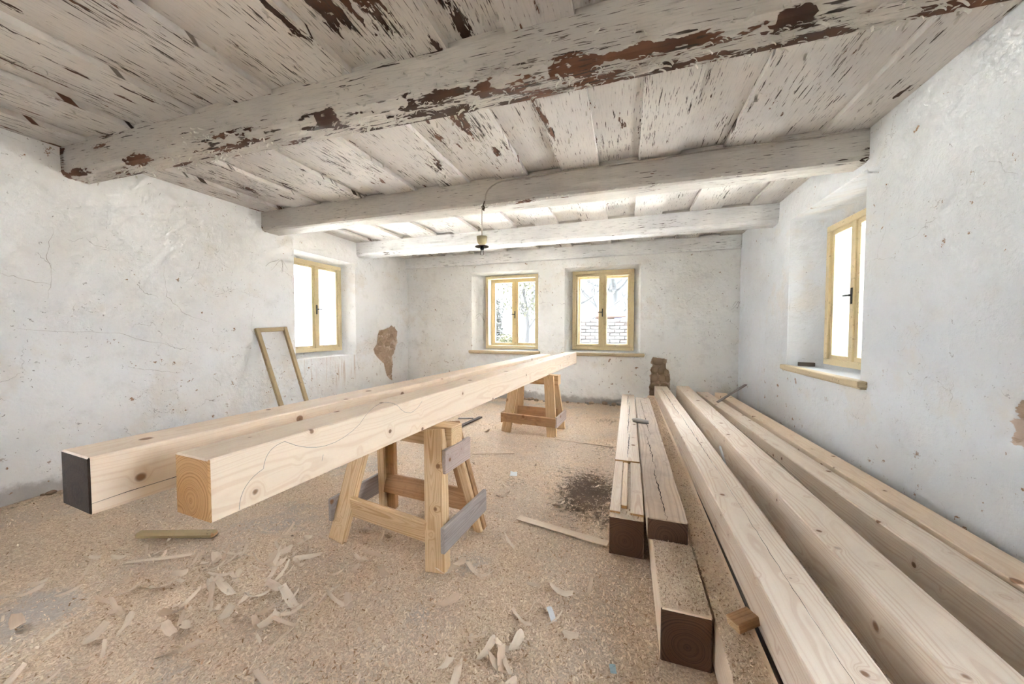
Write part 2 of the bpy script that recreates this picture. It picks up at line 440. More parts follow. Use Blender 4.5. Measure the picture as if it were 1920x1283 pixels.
for nm, F_ in (('thin', THIN), ('earth', EARTH)):
    at = me.attributes.new(nm, 'FLOAT', 'POINT'); at.data.foreach_set('value', np.asarray(field(F_, vx, vy), dtype=np.float32))
for p in me.polygons: p.use_smooth = True
floor = tag(link('floor', me, M['floor']), 'uneven floor strewn with pale sawdust and shavings', kind='structure')

# ---- walls with deep window niches
def inpoly(p, poly):
    x, y = p; c = False; n = len(poly)
    for i in range(n):
        (x1, y1), (x2, y2) = poly[i], poly[i-1]
        if (y1 > y) != (y2 > y) and x < (x2-x1)*(y-y1)/(y2-y1)+x1: c = not c
    return c
def polydist(p, poly):
    P_ = Vector(p); d = 9
    for i in range(len(poly)):
        a, b = Vector(poly[i]), Vector(poly[i-1]); ab = b-a
        t = max(0, min(1, (P_-a).dot(ab)/max(ab.length_squared, 1e-9))); d = min(d, (P_-a-ab*t).length)
    return d if inpoly(p, poly) else -d

def wall(name, org, U, Nn, u0, u1, holes, m, bare=(), step=.045, zmax=2.56, label=None):
    """org + u*U + z*Z, Nn points into the room; holes = (niche rect, frame rect, depth of frame, total depth)"""
    org = Vector(org); U = Vector(U); Nn = Vector(Nn)
    u0 -= .03; u1 += .03
    us = set(np.round(np.linspace(u0, u1, int((u1-u0)/step)+1), 4)); zs = set(np.round(np.linspace(-.03, zmax, int(zmax/step)+1), 4))
    for (a, b, c, d), *_ in holes:
        for e in (a, b): us = {q for q in us if abs(q-e) > .018} | {round(e, 4)}
        for e in (c, d): zs = {q for q in zs if abs(q-e) > .018} | {round(e, 4)}
    for poly in bare:
        xs = [p[0] for p in poly]; ys = [p[1] for p in poly]
        us |= set(np.round(np.arange(min(xs)-.05, max(xs)+.05, .014), 4)); zs |= set(np.round(np.arange(min(ys)-.05, max(ys)+.05, .014), 4))
    us = sorted(us); zs = sorted(zs)
    idx = {}; V = []; F_ = []; B = []
    def P(u, z, d=0.0): return org+U*u+Vector((0, 0, z))+Nn*d
    def vert(u, z, d, b=0.0):
        V.append(P(u, z, d)); B.append(b); return len(V)-1
    for i, u in enumerate(us):
        for j, z in enumerate(zs):
            w = P(u, z)
            d = .007*mnoise.noise(w*1.7)+.003*mnoise.noise(w*6)
            for (a, b, c, e), *_ in holes:
                if a-1e-4 <= u <= b+1e-4 and c-1e-4 <= z <= e+1e-4: d = 0
            bv = 0.0
            for poly in bare:
                sd = polydist((u, z), poly); bv = max(bv, min(1, max(0, .5+sd*9)))
            d -= .028*max(0, min(1, (bv-.5)*4)) * (.7+.6*mnoise.noise(w*22))
            idx[i, j] = vert(u, z, d, bv)
    for i in range(len(us)-1):
        for j in range(len(zs)-1):
            um, zm = (us[i]+us[i+1])/2, (zs[j]+zs[j+1])/2
            if any(a < um < b and c < zm < d for (a, b, c, d), *_ in holes): continue
            F_.append((idx[i, j], idx[i+1, j], idx[i+1, j+1], idx[i, j+1]))
    for (a, b, c, d), (fa, fb, fc, fd), dep, tot in holes:
        r = .016
        rects = [((a, b, c, d), 0)]
        for k in range(1, 4):
            t = k/3*math.pi/2; o = r*(1-math.cos(t)); q = r*math.sin(t)
            rects.append(((a+o*0+.004*k, b-.004*k, c+.001*k, d-.004*k), q))
        rects += [((a+.035, b-.030, c+.008, d-.03), dep), ((fa+.01, fb-.01, fc+.01, fd-.01), dep), ((fa+.01, fb-.01, fc+.01, fd-.01), tot)]
        prev = None
        for (ra, rb, rc, rd), q in rects:
            n = 8; ring = []
            pts = [(ra+(rb-ra)*k/n, rc) for k in range(n)]+[(rb, rc+(rd-rc)*k/n) for k in range(n)]+[(rb-(rb-ra)*k/n, rd) for k in range(n)]+[(ra, rd-(rd-rc)*k/n) for k in range(n)]
            for (u, z) in pts:
                jit = .004*mnoise.noise(P(u, z)*5) if 0 < q < dep else 0
                ring.append(vert(u, z, -q+jit))
            if prev:
                L_ = len(ring)
                for k in range(L_): F_.append((prev[k], prev[(k+1) % L_], ring[(k+1) % L_], ring[k]))
            prev = ring
    me = mesh_py(name, V, F_)
    at = me.attributes.new('bare', 'FLOAT', 'POINT'); at.data.foreach_set('value', np.array(B, dtype=np.float32))
    bm = bmesh.new(); bm.from_mesh(me); bmesh.ops.recalc_face_normals(bm, faces=bm.faces)
    f0 = min(bm.faces, key=lambda f: (f.calc_center_median()-P((u0+u1)/2+.3, .35)).length)
    if f0.normal.dot(Nn) < 0: bmesh.ops.reverse_faces(bm, faces=bm.faces)
    bm.to_mesh(me); bm.free()
    for p in me.polygons: p.use_smooth = True
    return tag(link(name, me, m), label, kind='structure')

NL = ((3.29, 4.31, .775, 2.145), (3.33, 4.215, .85, 2.085), .215, .50)
NR = ((2.95, 4.09, .80, 2.21), (3.12, 3.89, .845, 2.07), .25, .50)
NA = ((-2.575, -1.372, .79, 2.155), (-2.40, -1.435, .822, 2.108), .25, .52)
NB = ((-.945, .205, .79, 2.145), (-.845, .115, .826, 2.108), .22, .52)
patchL = [(4.83, 1.14), (4.93, 1.155), (5.08, 1.19), (5.17, 1.235), (5.21, 1.20), (5.235, 1.215), (5.32, 1.13), (5.30, 1.02), (5.33, .93), (5.27, .86), (5.25, .80),
          (5.22, .74), (5.17, .70), (5.19, .55), (5.16, .40), (5.17, .27), (5.10, .30), (5.03, .36), (4.99, .46), (4.95, .58), (4.84, .66), (4.73, .76), (4.70, .84), (4.78, .92), (4.80, 1.05)]
patchB = [(.385, .745), (.47, .737), (.58, .718), (.57, .64), (.555, .60), (.615, .53), (.625, .44), (.63, .30), (.64, .12), (.35, .12), (.34, .30), (.355, .37), (.345, .47), (.37, .50), (.345, .555), (.385, .62), (.35, .665)]
patchR = [(1.88, .88), (1.94, .87), (1.97, .83), (1.95, .80), (1.985, .78), (1.96, .73), (1.98, .70), (1.88, .66)]
wl_ = wall('wall_left', (XL, 0, 0), (0, 1, 0), (1, 0, 0), YF, YB, [NL, ((-.85, .38, .78, 2.05), (-.77, .30, .85, 1.95), .22, .5)], M['plaster_l'], [patchL], label='long left wall of cracked whitewashed plaster with deep window niche')
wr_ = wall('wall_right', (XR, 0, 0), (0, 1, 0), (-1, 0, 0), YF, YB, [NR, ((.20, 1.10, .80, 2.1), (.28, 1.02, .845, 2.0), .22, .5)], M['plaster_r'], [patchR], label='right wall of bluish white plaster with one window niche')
wb_ = wall('wall_back', (0, YB, 0), (1, 0, 0), (0, -1, 0), XL, XR, [NA, NB], M['plaster_b'], [patchB], label='far wall of yellowed white plaster with two window niches')
wf_ = wall('wall_front', (0, YF, 0), (1, 0, 0), (0, 1, 0), XL, XR, [], M['plaster_l'], label='white plastered wall behind the camera')

# clay lumps and stones showing in the lost plaster
def lump(seed, m='clay'):
    bm = bmesh.new(); bmesh.ops.create_icosphere(bm, subdivisions=2, radius=1)
    for v in bm.verts:
        c = v.co; k = max(abs(c.x), abs(c.y), abs(c.z)); c = c.lerp(c/k*.85, .55)
        v.co = c*(1+.22*mnoise.noise(v.co*1.6+Vector((seed*3.1, seed, 0))))
    return bm_mesh('lump', bm, True)
lumps = [lump(i) for i in range(5)]
def put_lump(name, parent, pos, size, k, m, rz=0):
    me = lumps[k % 5]
    key = (k % 5, m)
    if key not in LM:
        q = me.copy(); q.materials.clear(); q.materials.append(M[m]); LM[key] = q
    o = bpy.data.objects.new(name, LM[key]); COL.objects.link(o)
    w = Matrix.Translation(pos) @ Matrix.Rotation(rz, 4, 'Z') @ Matrix.Diagonal((*size, 1))
    if parent is not None: o.parent = parent; o.matrix_basis = PM(parent).inverted() @ w
    else: o.matrix_basis = w
    return o
LM = {}
k = 0
for i in range(60):
    u, z = random.uniform(4.72, 5.30), random.uniform(.74, 1.18)
    if polydist((u, z), patchL) < .035 or (z < .80 and u > 5.05): continue
    put_lump('clay_lump', wl_, (XL-.034, u, z), (.030, random.uniform(.05, .085), random.uniform(.03, .05)), i, ('clay', 'clay_dark')[i % 2], 0); k += 1
    if k > 21: break
for i, (u, z, su, sz, m) in enumerate([(.46, .68, .085, .06, 'clay_dark'), (.53, .60, .05, .05, 'clay_dark'), (.42, .555, .055, .05, 'clay'), (.50, .54, .05, .06, 'clay_dark'), (.575, .53, .04, .05, 'clay'),
                          (.41, .44, .055, .06, 'clay'), (.525, .43, .055, .06, 'clay'), (.60, .42, .03, .06, 'clay'), (.42, .31, .06, .055, 'clay'), (.55, .29, .065, .07, 'clay_dark')]):
    put_lump('rubble_stone', wb_, (u, YB+.022, z), (su, .030, sz), i, m)

# cracks that can be picked out on the left wall, and the seam in the back corner
def crack_on(parent, pts, w, nrm, m='crack', name='crack', jit=.008, sub=6):
    nrm = Vector(nrm); pts = [Vector(p) for p in pts]; Q = []
    for a, b in zip(pts, pts[1:]):
        for k in range(sub): Q.append(a.lerp(b, k/sub))
    Q.append(pts[-1]); V = []; F_ = []
    for i, q in enumerate(Q):
        d = (Q[min(i+1, len(Q)-1)]-Q[max(0, i-1)]).normalized(); s = d.cross(nrm).normalized()
        q = q+s*(random.random()-.5)*jit*2
        ww = w*(.35+random.random())*(.25+.75*math.sin(math.pi*min(1, max(.05, i/(len(Q)-1)))))
        V += [q+s*ww+nrm*.0022, q-s*ww+nrm*.0022]
        if i: F_.append((2*i-2, 2*i-1, 2*i+1, 2*i))
    return link(name, mesh_py(name, V, F_), M[m], parent)
N_L = (1, 0, 0); xw = XL+.006
M['hair'] = simple('plaster_crack', (.36, .30, .25), .95, .3, 40)
for pts in ([(1.38, 1.88), (1.35, 1.67), (1.36, 1.54), (1.34, 1.37)], [(1.1, 1.53), (1.22, 1.50), (1.36, 1.47)], [(1.2, 1.16), (1.7, 1.12), (2.0, 1.02), (2.2, .95)],
            [(2.0, 1.72), (2.02, 1.45), (2.15, 1.30), (2.35, 1.22)], [(2.78, 1.4), (2.74, 1.15), (2.85, 1.03), (2.98, .95)], [(1.75, .85), (1.9, .8), (2.1, .76)], [(3.05, 1.93), (3.15, 1.85), (3.24, 1.80), (3.26, 1.68)]):
    crack_on(wl_, [(xw, y, z) for y, z in pts], .0011, N_L, 'hair')

# ---- ceiling: lapped boards (lower boards over the joints of the upper ones)
slab = bmesh.new(); box_bm(XL-.05, XR+.05, YF-.05, YB+.05, ZU+.03, ZU+.09, 0, False, slab)
ceil = tag(link('ceiling', bm_mesh('ceiling', slab), M['peel_y']), 'low ceiling of lapped boards with peeling cream paint', kind='structure')
HOT_Y = [(-1.22, 1.1, .10, .55, .85), (-1.0, 1.2, .09, .5, .80), (-.72, 1.30, .10, .35, .75), (-.58, 1.35, .07, .3, .6), (-1.40, 1.15, .05, .7, .6), (-.30, 1.3, .12, .4, .4),
         (-2.88, .9, .05, .55, .95), (-3.0, 1.1, .06, .6, .55), (-3.35, .9, .06, .5, .6), (-2.45, 1.1, .02, .6, .6), (-1.93, 1.0, .03, .5, .6),
         (-1.02, 2.15, .13, .34, .85), (-.92, 2.5, .07, .2, .7), (-1.25, 2.2, .12, .35, .55), (-1.45, 2.6, .12, .3, .45), (-3.40, 2.2, .2, .5, .75), (-3.1, 2.3, .2, .5, .55), (-2.6, 2.5, .08, .4, .6),
         (-.515, 2.1, .028, .55, .95), (-.52, 2.7, .02, .2, .7), (-2.25, 2.4, .1, .4, .4), (-1.9, 2.3, .15, .4, .35), (.09, 2.1, .02, .8, .55), (.68, 2.3, .03, .6, .5), (.82, 2.1, .09, .4, .35)]
def board(name, x0, x1, z0, z1, base):
    ys = np.linspace(YF, YB, 148); n = max(5, int((x1-x0)/.022)); xs = np.linspace(x0, x1, n)
    prof = [(x0, z1)]+[(x0, z0+(z1-z0)*.45)]+[(x, z0) for x in xs]+[(x1, z0+(z1-z0)*.45), (x1, z1)]
    V = []; F_ = []; W = []
    k = len(prof); wseed = random.random()*50
    for y in ys:
        cup = .0025*mnoise.noise(Vector((wseed, y*.7, 0)))
        for (x, z) in prof:
            e = .0025*mnoise.noise(Vector((wseed+x, y*3, 1))) if x in (x0, x1) else 0
            V.append((x+e, y, z+(cup if z < z1 else 0)))
            W.append((x, y))
    for j in range(len(ys)-1):
        for i in range(k-1): F_.append((j*k+i, (j+1)*k+i, (j+1)*k+i+1, j*k+i+1))
    F_.append(tuple(range(k))[::-1]); F_.append(tuple((len(ys)-1)*k+i for i in range(k)))
    me = mesh_py(name, V, F_); W = np.array(W)
    w = field(HOT_Y, W[:, 0], W[:, 1]); b = np.where(W[:, 1] < 1.55, base+.10, np.where(W[:, 1] < 3.1, base+.05, base*.2-.05))
    b = np.where((W[:, 1] < 3.1) & (W[:, 0] > .1), b-.08, b)
    at = me.attributes.new('wear', 'FLOAT', 'POINT'); at.data.foreach_set('value', np.maximum(w, b).astype(np.float32))
    return link(name, me, M['peel_y'], ceil)
LOW = [(-3.894, -3.61), (-3.43, -3.09), (-2.90, -2.525), (-2.245, -1.905), (-1.655, -1.36), (-1.10, -.812), (-.523, -.22), (.078, .372), (.660, .963), (1.24, 1.5)]
for i, (a, b) in enumerate(LOW): board('board', a, b, ZT, ZT+.032, .17)
for (a, b) in zip(LOW, LOW[1:]): board('board', a[1]-.03, b[0]+.03, ZU-.004, ZU+.022, .12)

# ---- ceiling beams
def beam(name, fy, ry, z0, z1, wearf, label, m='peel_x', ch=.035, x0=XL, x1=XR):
    xs = np.linspace(x0, x1, 150); V = []; F_ = []; W = []
    sd = random.random()*40
    for x in xs:
        f, r = fy(x), ry(x)
        j = .004*mnoise.noise(Vector((x*1.5, sd, 0)))
        prof = [(r, z1)]+[(r, z0+ch+(z1-z0-ch)*(1-k/3)) for k in range(1, 4)]+[(r-ch*.5, z0)]
        n = 6
        prof += [(r-ch*.5+(f+ch-r+ch*.5)*k/n, z0+(.003*mnoise.noise(Vector((x*4, k, sd))) if k < n else 0)) for k in range(1, n+1)]
        prof += [(f+ch*.3, z0+ch*.28), (f, z0+ch)]+[(f+.003*mnoise.noise(Vector((x*3, k*.7, sd))), z0+ch+(z1-z0-ch)*k/6) for k in range(1, 6)]+[(f, z1)]
        for (y, z) in prof:
            V.append((x, y+j, z)); W.append(wearf(x, (y-f)/(r-f), (z-z0)/(z1-z0)))
    k = len(prof)
    for i in range(len(xs)-1):
        for q in range(k): F_.append((i*k+q, i*k+(q+1) % k, (i+1)*k+(q+1) % k, (i+1)*k+q))
    F_.append(tuple(range(k))); F_.append(tuple((len(xs)-1)*k+q for q in range(k))[::-1])
    me = mesh_py(name, V, F_)
    at = me.attributes.new('wear', 'FLOAT', 'POINT'); at.data.foreach_set('value', np.array(W, dtype=np.float32))
    return tag(link(name, me, M[m]), label, 'beam', 'ceiling beams across the room')
def w1(x, a, b):
    low = max(0, 1-b/.55); right = 1/(1+math.exp(-(x+1.2)*1.6))
    w = .10+.62*low*(.5+.6*right)
    if a > .02: w = .46+.46*right
    if b > .93: w = max(w, .5)
    if x < XL+.04: w = .8
    return w
def w2(x, a, b):
    if x < XL+.03 or x > XR-.05: return .6
    g = math.exp(-((x+1.0)/.45)**2)+.5*math.exp(-((x+2.9)/.6)**2)+.45*math.exp(-((x-.6)/.7)**2)
    return (-.06+.75*g*max(0, 1-b/.35)) if a < .3 else -.02+.2*g
f1 = lambda x: 1.43+.028*(x-XL)*(1-.05*(x-XL)); r1 = lambda x: f1(x)+.165+.01*math.sin((x+2)*1.3)
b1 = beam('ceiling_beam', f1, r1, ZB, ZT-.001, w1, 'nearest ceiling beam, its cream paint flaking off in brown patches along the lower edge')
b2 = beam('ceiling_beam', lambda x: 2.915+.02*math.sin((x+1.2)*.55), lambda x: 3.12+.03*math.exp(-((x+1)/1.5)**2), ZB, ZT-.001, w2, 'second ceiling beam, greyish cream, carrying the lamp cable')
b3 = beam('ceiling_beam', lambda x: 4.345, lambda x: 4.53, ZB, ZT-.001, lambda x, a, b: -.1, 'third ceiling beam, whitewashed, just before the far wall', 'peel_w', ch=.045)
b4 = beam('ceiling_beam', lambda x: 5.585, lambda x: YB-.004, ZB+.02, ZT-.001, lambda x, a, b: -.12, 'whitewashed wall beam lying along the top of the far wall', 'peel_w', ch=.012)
# closing strips between beam and upper boards, one in each recess
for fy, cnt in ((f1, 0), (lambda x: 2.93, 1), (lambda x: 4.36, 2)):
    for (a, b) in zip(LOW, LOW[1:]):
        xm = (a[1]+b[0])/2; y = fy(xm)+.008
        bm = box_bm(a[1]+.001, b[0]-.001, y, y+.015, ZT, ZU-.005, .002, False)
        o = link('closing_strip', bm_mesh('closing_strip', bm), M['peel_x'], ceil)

# curled paint flakes hanging from beam and boards
def flakes(name, parent, samples, base_len=.03):
    V = []; F_ = []
    for (p, nrm, t) in samples:
        p = Vector(p); nrm = Vector(nrm); t = Vector(t).normalized(); t = (t-nrm*t.dot(nrm)).normalized(); s = t.cross(nrm)
        L = base_len*(.5+1.6*random.random()**2); w = L*random.uniform(.16, .42); seg = 4
        ang = random.uniform(-.05, .2); da = random.uniform(.12, .55); q = p+nrm*.0015; b0 = len(V)
        for k in range(seg+1):
            ww = w*(1-.12*k*random.random())
            V.append(q+s*ww/2); V.append(q-s*ww/2+t*random.uniform(-.002, .002))
            q = q+(t*math.cos(ang)+nrm*math.sin(ang))*L/seg; ang += da
        for k in range(seg): F_.append((b0+2*k, b0+2*k+1, b0+2*k+3, b0+2*k+2))
    o = link(name, mesh_py(name, V, F_), M['paint_flake'], parent); o['kind'] = 'stuff'
    return o
sm = []
for i in range(1500):
    x = random.uniform(XL+.1, XR-.02); right = 1/(1+math.exp(-(x+1.3)*1.6))
    if random.random() > .35+.65*right: continue
    if random.random() < .35:   # front face, low
        b = random.random()**1.8*.5; sm.append(((x, f1(x), ZB+.03+b*.2), (0, -1, 0), (random.choice((-1, 1)), 0, random.uniform(-.25, .25))))
    else:
        a = random.random(); sm.append(((x, f1(x)+.02+a*.13, ZB), (0, 0, -1), (random.choice((-1, 1)), random.uniform(-.4, .4), 0)))
flakes('paint_flakes', b1, sm, .022)
sm = []
for i in range(220):
    x = random.gauss(-1.0, .5) if i < 120 else random.uniform(XL+.1, XR)
    if not XL+.05 < x < XR: continue
    sm.append(((x, 2.93+random.random()*.02, ZB+.012), (0, -.7, -.7), (random.choice((-1, 1)), 0, .2)))
flakes('paint_flakes', b2, sm, .02)
sm = []
while len(sm) < 900:
    y = random.uniform(.6, 3.0); x = random.uniform(XL+.05, XR-.05)
    w = float(field(HOT_Y, np.float64(x), np.float64(y)))
    if random.random() < max(w, .06)**1.5:
        low = any(a < x < b for a, b in LOW)
        sm.append(((x, y, (ZT-.001 if low else ZU-.005)), (0, 0, -1), (random.uniform(-.35, .35), random.choice((-1, 1)), 0)))
flakes('paint_flakes', ceil, sm, .022)

# ---- windows
def window(name, org, U, Nn, rect, dep, label, handle=True, inner=True, outer=True, gm='glass', sill=None, tot=.5, hdir=-1):
    """rect in wall coordinates (u0,u1,z0,z1); local box: u, z, n (n towards the room, 0 at the frame plane)"""
    org = Vector(org); U = Vector(U); Nn = Vector(Nn); Z = Vector((0, 0, 1))
    u0, u1, z0, z1 = rect
    root = empty(name, org+U*((u0+u1)/2)+Z*z0-Nn*dep); tag(root, label, kind='structure')
    def bx(nm, parts, m, parent=root, bev=.003):
        bm = bmesh.new()
        for (a, b, c, d, e, f) in parts:
            t = box_bm(a, b, c, d, e, f, bev, False); tm = bpy.data.meshes.new('t'); t.to_mesh(tm); t.free(); bm.from_mesh(tm); bpy.data.meshes.remove(tm)
        for v in bm.verts: v.co = org+U*v.co.x+Z*v.co.y+Nn*(v.co.z-dep)
        o = link(nm, bm_mesh(nm, bm), M[m], parent); return o
    def ring(a, b, c, d, w, n0, n1): return [(a, b, c, c+w, n0, n1), (a, b, d-w, d, n0, n1), (a, a+w, c+w, d-w, n0, n1), (b-w, b, c+w, d-w, n0, n1)]
    def glazing(a, b, c, d, n0, om, full=True, hd=True):
        mu = (a+b)/2
        bx('mullion', [(mu-.024, mu+.024, c, d, n0-.005, n0+.042)], om)
        for (sa, sb) in ((a, mu-.018), (mu+.018, b)):
            s = bx('sash', ring(sa, sb, c, d, .042, n0-.012, n0+.028), om)
            bx('pane', [(sa+.040, sb-.040, c+.040, d-.040, n0+.004, n0+.008)], gm, s, 0)
        if hd:
            zc = c+(d-c)*.47
            h = bx('handle', [(mu-.009, mu+.009, zc-.065, zc+.065, n0+.040, n0+.050)], 'black', root, .002)
            bx('lever', [(mu-.007 if hdir > 0 else mu-.075, mu+.075 if hdir > 0 else mu+.007, zc-.002, zc+.014, n0+.056, n0+.070), (mu-.007, mu+.007, zc-.004, zc+.014, n0+.048, n0+.070)], 'black', h, .003)
    bx('frame', ring(u0, u1, z0, z1, .052, -.03, .045), 'ochre')
    if inner: glazing(u0+.045, u1-.045, z0+.045, z1-.045, -.002, 'ochre', hd=handle)
    if outer:
        n = -(tot-dep)+.05; q = .014
        bx('outer_frame', ring(u0+q, u1-q, z0+q, z1-q, .05, n-.03, n+.02), 'ochre' if not inner else 'ochre_sill')
        glazing(u0+.055, u1-.055, z0+.055, z1-.055, n, 'ochre', hd=not inner)
    if sill:
        a, b, zt_, th, pr = sill
        bx('sill_board', [(a, b, zt_-th, zt_, dep-.02, dep+pr), (a+.006, b-.006, zt_-th-.012, zt_-th, dep-.02, dep+pr-.014)], 'ochre_sill', bev=.006)
    return root
window('window_1', (XL, 0, 0), (0, 1, 0), (1, 0, 0), NL[1], NL[2], 'ochre two-sash window with black handle in the left wall niche', gm='glass_dirty', outer=False, hdir=1)
window('window_2', (0, YB, 0), (1, 0, 0), (0, -1, 0), NA[1], NA[2], 'ochre window of the far wall with an empty inner frame before the outer sashes', inner=False, sill=(-2.62, -1.345, .80, .045, .055), tot=.52)
window('window_3', (0, YB, 0), (1, 0, 0), (0, -1, 0), NB[1], NB[2], 'ochre window of the far wall with closed inner sashes, brick garden wall behind', sill=(-.985, .268, .795, .04, .055), tot=.52)
window('window_4', (XR, 0, 0), (0, 1, 0), (-1, 0, 0), NR[1], NR[2], 'ochre window with black handle in the right wall niche', gm='glass_dirty', outer=False, sill=(2.88, 4.11, .812, .042, .05), hdir=1)
window('window_5', (XL, 0, 0), (0, 1, 0), (1, 0, 0), (-.77, .30, .85, 1.95), .22, 'ochre window in the left wall beside the camera', outer=False)
window('window_6', (XR, 0, 0), (0, 1, 0), (-1, 0, 0), (.28, 1.02, .845, 2.0), .22, 'ochre window in the right wall beside the camera', outer=False)
# light scraps on the sills
o = plank('dark_block', (XR+.05, 3.98, .83), (XR+.17, 3.95, .83), .03, .035, (0, 0, 1), [M['darkboard']]*2); tag(o, 'small black wooden block lying on the right window sill', 'block')

# ================================================================== TIMBERS
def timber(name, n, f, w, z0, z1, mats, label, cat='timber', group=None, bev=.004):
    o = plank(name, (n[0], n[1], (z0+z1)/2), (f[0], f[1], (z0+z1)/2), w, z1-z0, (0, 0, 1), mats, None, bev)
    tag(o, label, cat, group); o['len'] = (Vector(f)-Vector(n)).length
    return o
def check_line(parent, n, f, z, off, t0, t1, w=.0022, jit=.006, drift=.0):
    """drying crack on the top of a timber"""
    n, f = Vector((*n, 0)), Vector((*f, 0)); d = (f-n); s = Vector((d.y, -d.x, 0)).normalized()
    pts = [n+d*(t0+(t1-t0)*k/5)+s*(off+drift*k/5)+Vector((0, 0, z)) for k in range(6)]
    o = crack_on(parent, pts, w, (0, 0, 1), 'crack', 'drying_crack', jit, 8)
    for v in o.data.vertices: v.co.z -= .0015
    return o
PP = [M['pine'], M['pine_end']]; PK = [M['pine_pink'], M['pine_end']]
G1 = 'fresh pine timbers laid on the trestles'; G2 = 'timbers stacked along the right wall'
# on the trestles
t1n, t1f = Vector((-1.088, .605)), Vector((-.788, 5.36))
t2n, t2f = Vector((-1.463, .535)), Vector((-1.121, 4.92))
T1 = timber('squared_timber', t1n, t1f, .15, .65, .817, PP, 'long fresh pine timber on trestles with orange sawn end and pencil curve', group=G1)
T2 = timber('squared_timber', t2n+Vector((.011, 0)), t2f+Vector((.011, 0)), .168, .65, .807, [M['pine'], M['bark_end']], 'long fresh pine timber on trestles with dark weathered end, farther from camera', group=G1)
# pencil curve along the visible side of the first timber
dd = (t1f-t1n).normalized(); sd = Vector((dd.y, -dd.x))
def side1(t, z, o=.0012): q = t1n+dd*t+sd*(.075+o); return (q.x, q.y, z)
def pencil(pts, name='pencil_line'):
    V = []; F_ = []; Q = []
    for k in range(len(pts)-1):
        for s in range(6): Q.append([pts[k][i]+(pts[k+1][i]-pts[k][i])*s/6 for i in (0, 1)])
    Q.append(pts[-1])
    for i, (t, z) in enumerate(Q):
        a = Q[max(0, i-1)]; b = Q[min(len(Q)-1, i+1)]; dx, dz = b[0]-a[0], b[1]-a[1]; l = math.hypot(dx, dz); nx_, nz_ = -dz/l*.0007, dx/l*.0007
        V += [side1(t+nx_, z+nz_), side1(t-nx_, z-nz_)]
        if i: F_.append((2*i-2, 2*i-1, 2*i+1, 2*i))
    return link(name, mesh_py(name, V, F_), M['graphite'], T1)
def arc(p, q, bul, n=8):
    r = []
    for k in range(n+1):
        t = k/n; r.append((p[0]+(q[0]-p[0])*t-(q[1]-p[1])*bul*4*t*(1-t), p[1]+(q[1]-p[1])*t+(q[0]-p[0])*bul*4*t*(1-t)))
    return r
pencil(arc((.068, .656), (.135, .745), .18)+arc((.135, .745), (.185, .815), -.0)[1:][:0])
pencil(arc((.135, .745), (.20, .806), .22)); pencil(arc((.20, .806), (.50, .785), -.16)); pencil(arc((.50, .785), (.72, .812), .2)); pencil(arc((.72, .812), (.90, .80), -.25))
pencil([(.33, .70), (.335, .72)])
# split along the side of the second timber
d2 = (t2f-t2n).normalized(); s2 = Vector((d2.y, -d2.x))
pts = [(*(t2n+d2*t+s2*.0958), .683+.014*t) for t in (0, .3, .6, .9, 1.3)]
crack_on(T2, pts, .0022, (s2.x, s2.y, 0), 'crack', 'drying_crack', .002, 4)
# little blocky chips of wane at the dark end
# right-hand pile
def R(name, n, f, w, z0, z1, mats, label): return timber(name, n, f, w, z0, z1, mats, label, group=G2)
# R1 with a housed near end and a loose lath lying in it
r1n, r1f = (.012, 1.83), (.038, 5.30)
r1 = empty('squared_timber', (r1n[0], r1n[1], 0)); tag(r1, 'leftmost short timber on the floor with a notched near end holding a lath', 'timber', G2)
plank('body', (.012, 1.83, .098), (.038, 5.30, .098), .166, .196, (0, 0, 1), [M['pine_pink'], M['oldend']], r1)
plank('top_face', (.0178, 2.60, .208), (.038, 5.30, .208), .166, .024, (0, 0, 1), PK, r1, .002)
plank('groove_cheek', (-.045, 1.87, .203), (-.038, 2.60, .203), .052, .014, (0, 0, 1), PK, r1, .002)
plank('groove_cheek', (.065, 1.87, .203), (.072, 2.60, .203), .066, .014, (0, 0, 1), PK, r1, .002)
for off, a, b in ((.012, .24, .42), (.008, .42, .6), (.018, .60, .78), (.0, .78, .97)): check_line(r1, r1n, r1f, .2205, off-.01, a, b, .003, .004, .012)
o = plank('loose_lath', (.000, 1.93, .206), (.008, 2.55, .212), .030, .022, (0, 0, 1), PP); tag(o, 'loose square lath lying in the notch of the leftmost timber', 'lath')
r2n, r2f = (.187, 1.69), (.206, 4.73)
r3 = R('squared_timber', (.205, 1.28), (.205, 4.62), .160, 0, .19, [M['pine'], M['oldend']], 'low timber under sawdust with a dark brown near end, closest to the camera')
r2 = R('squared_timber', r2n, r2f, .168, .19, .292, [M['oldtop'], M['oldend']], 'aged grey-topped timber lying on top of the low dusty timber')
for off, a, b in ((.0, .0, .2), (-.01, .2, .45), (.0, .45, .7), (-.015, .7, .97)): check_line(r2, r2n, r2f, .2925, off, a, b, .0028, .006, -.02)
r4 = R('squared_timber', (.343, -.4), (.372, 5.52), .112, 0, .185, [M['pine'], M['pine_end']], 'narrow timber buried under sawdust between the low and the pale timbers')
db = plank('dark_board', (.4125, -.4, .09), (.436, 4.4, .09), .018, .18, (0, 0, 1), [M['darkboard']]*2); tag(db, 'thin dark board standing on edge beside the pale timber', 'board')
r5n, r5f = (.514, -.45), (.492, 5.52)
r5 = R('squared_timber', r5n, r5f, .174, .155, .33, PK, 'pale squared timber with a long drying crack along its top')
check_line(r5, r5n, r5f, .3305, .0, .20, .45, .0008, .0025, .012); check_line(r5, r5n, r5f, .3305, .012, .45, .70, .0018, .003, .0); check_line(r5, r5n, r5f, .3305, .0, .70, .97, .003, .005, -.01)
r6 = R('squared_timber', (.816, -.45), (.782, 5.54), .164, .155, .345, PK, 'clean pale squared timber, second from the crack-topped one towards the wall')
r7n, r7f = (1.256, -.1), (1.03, 5.50)
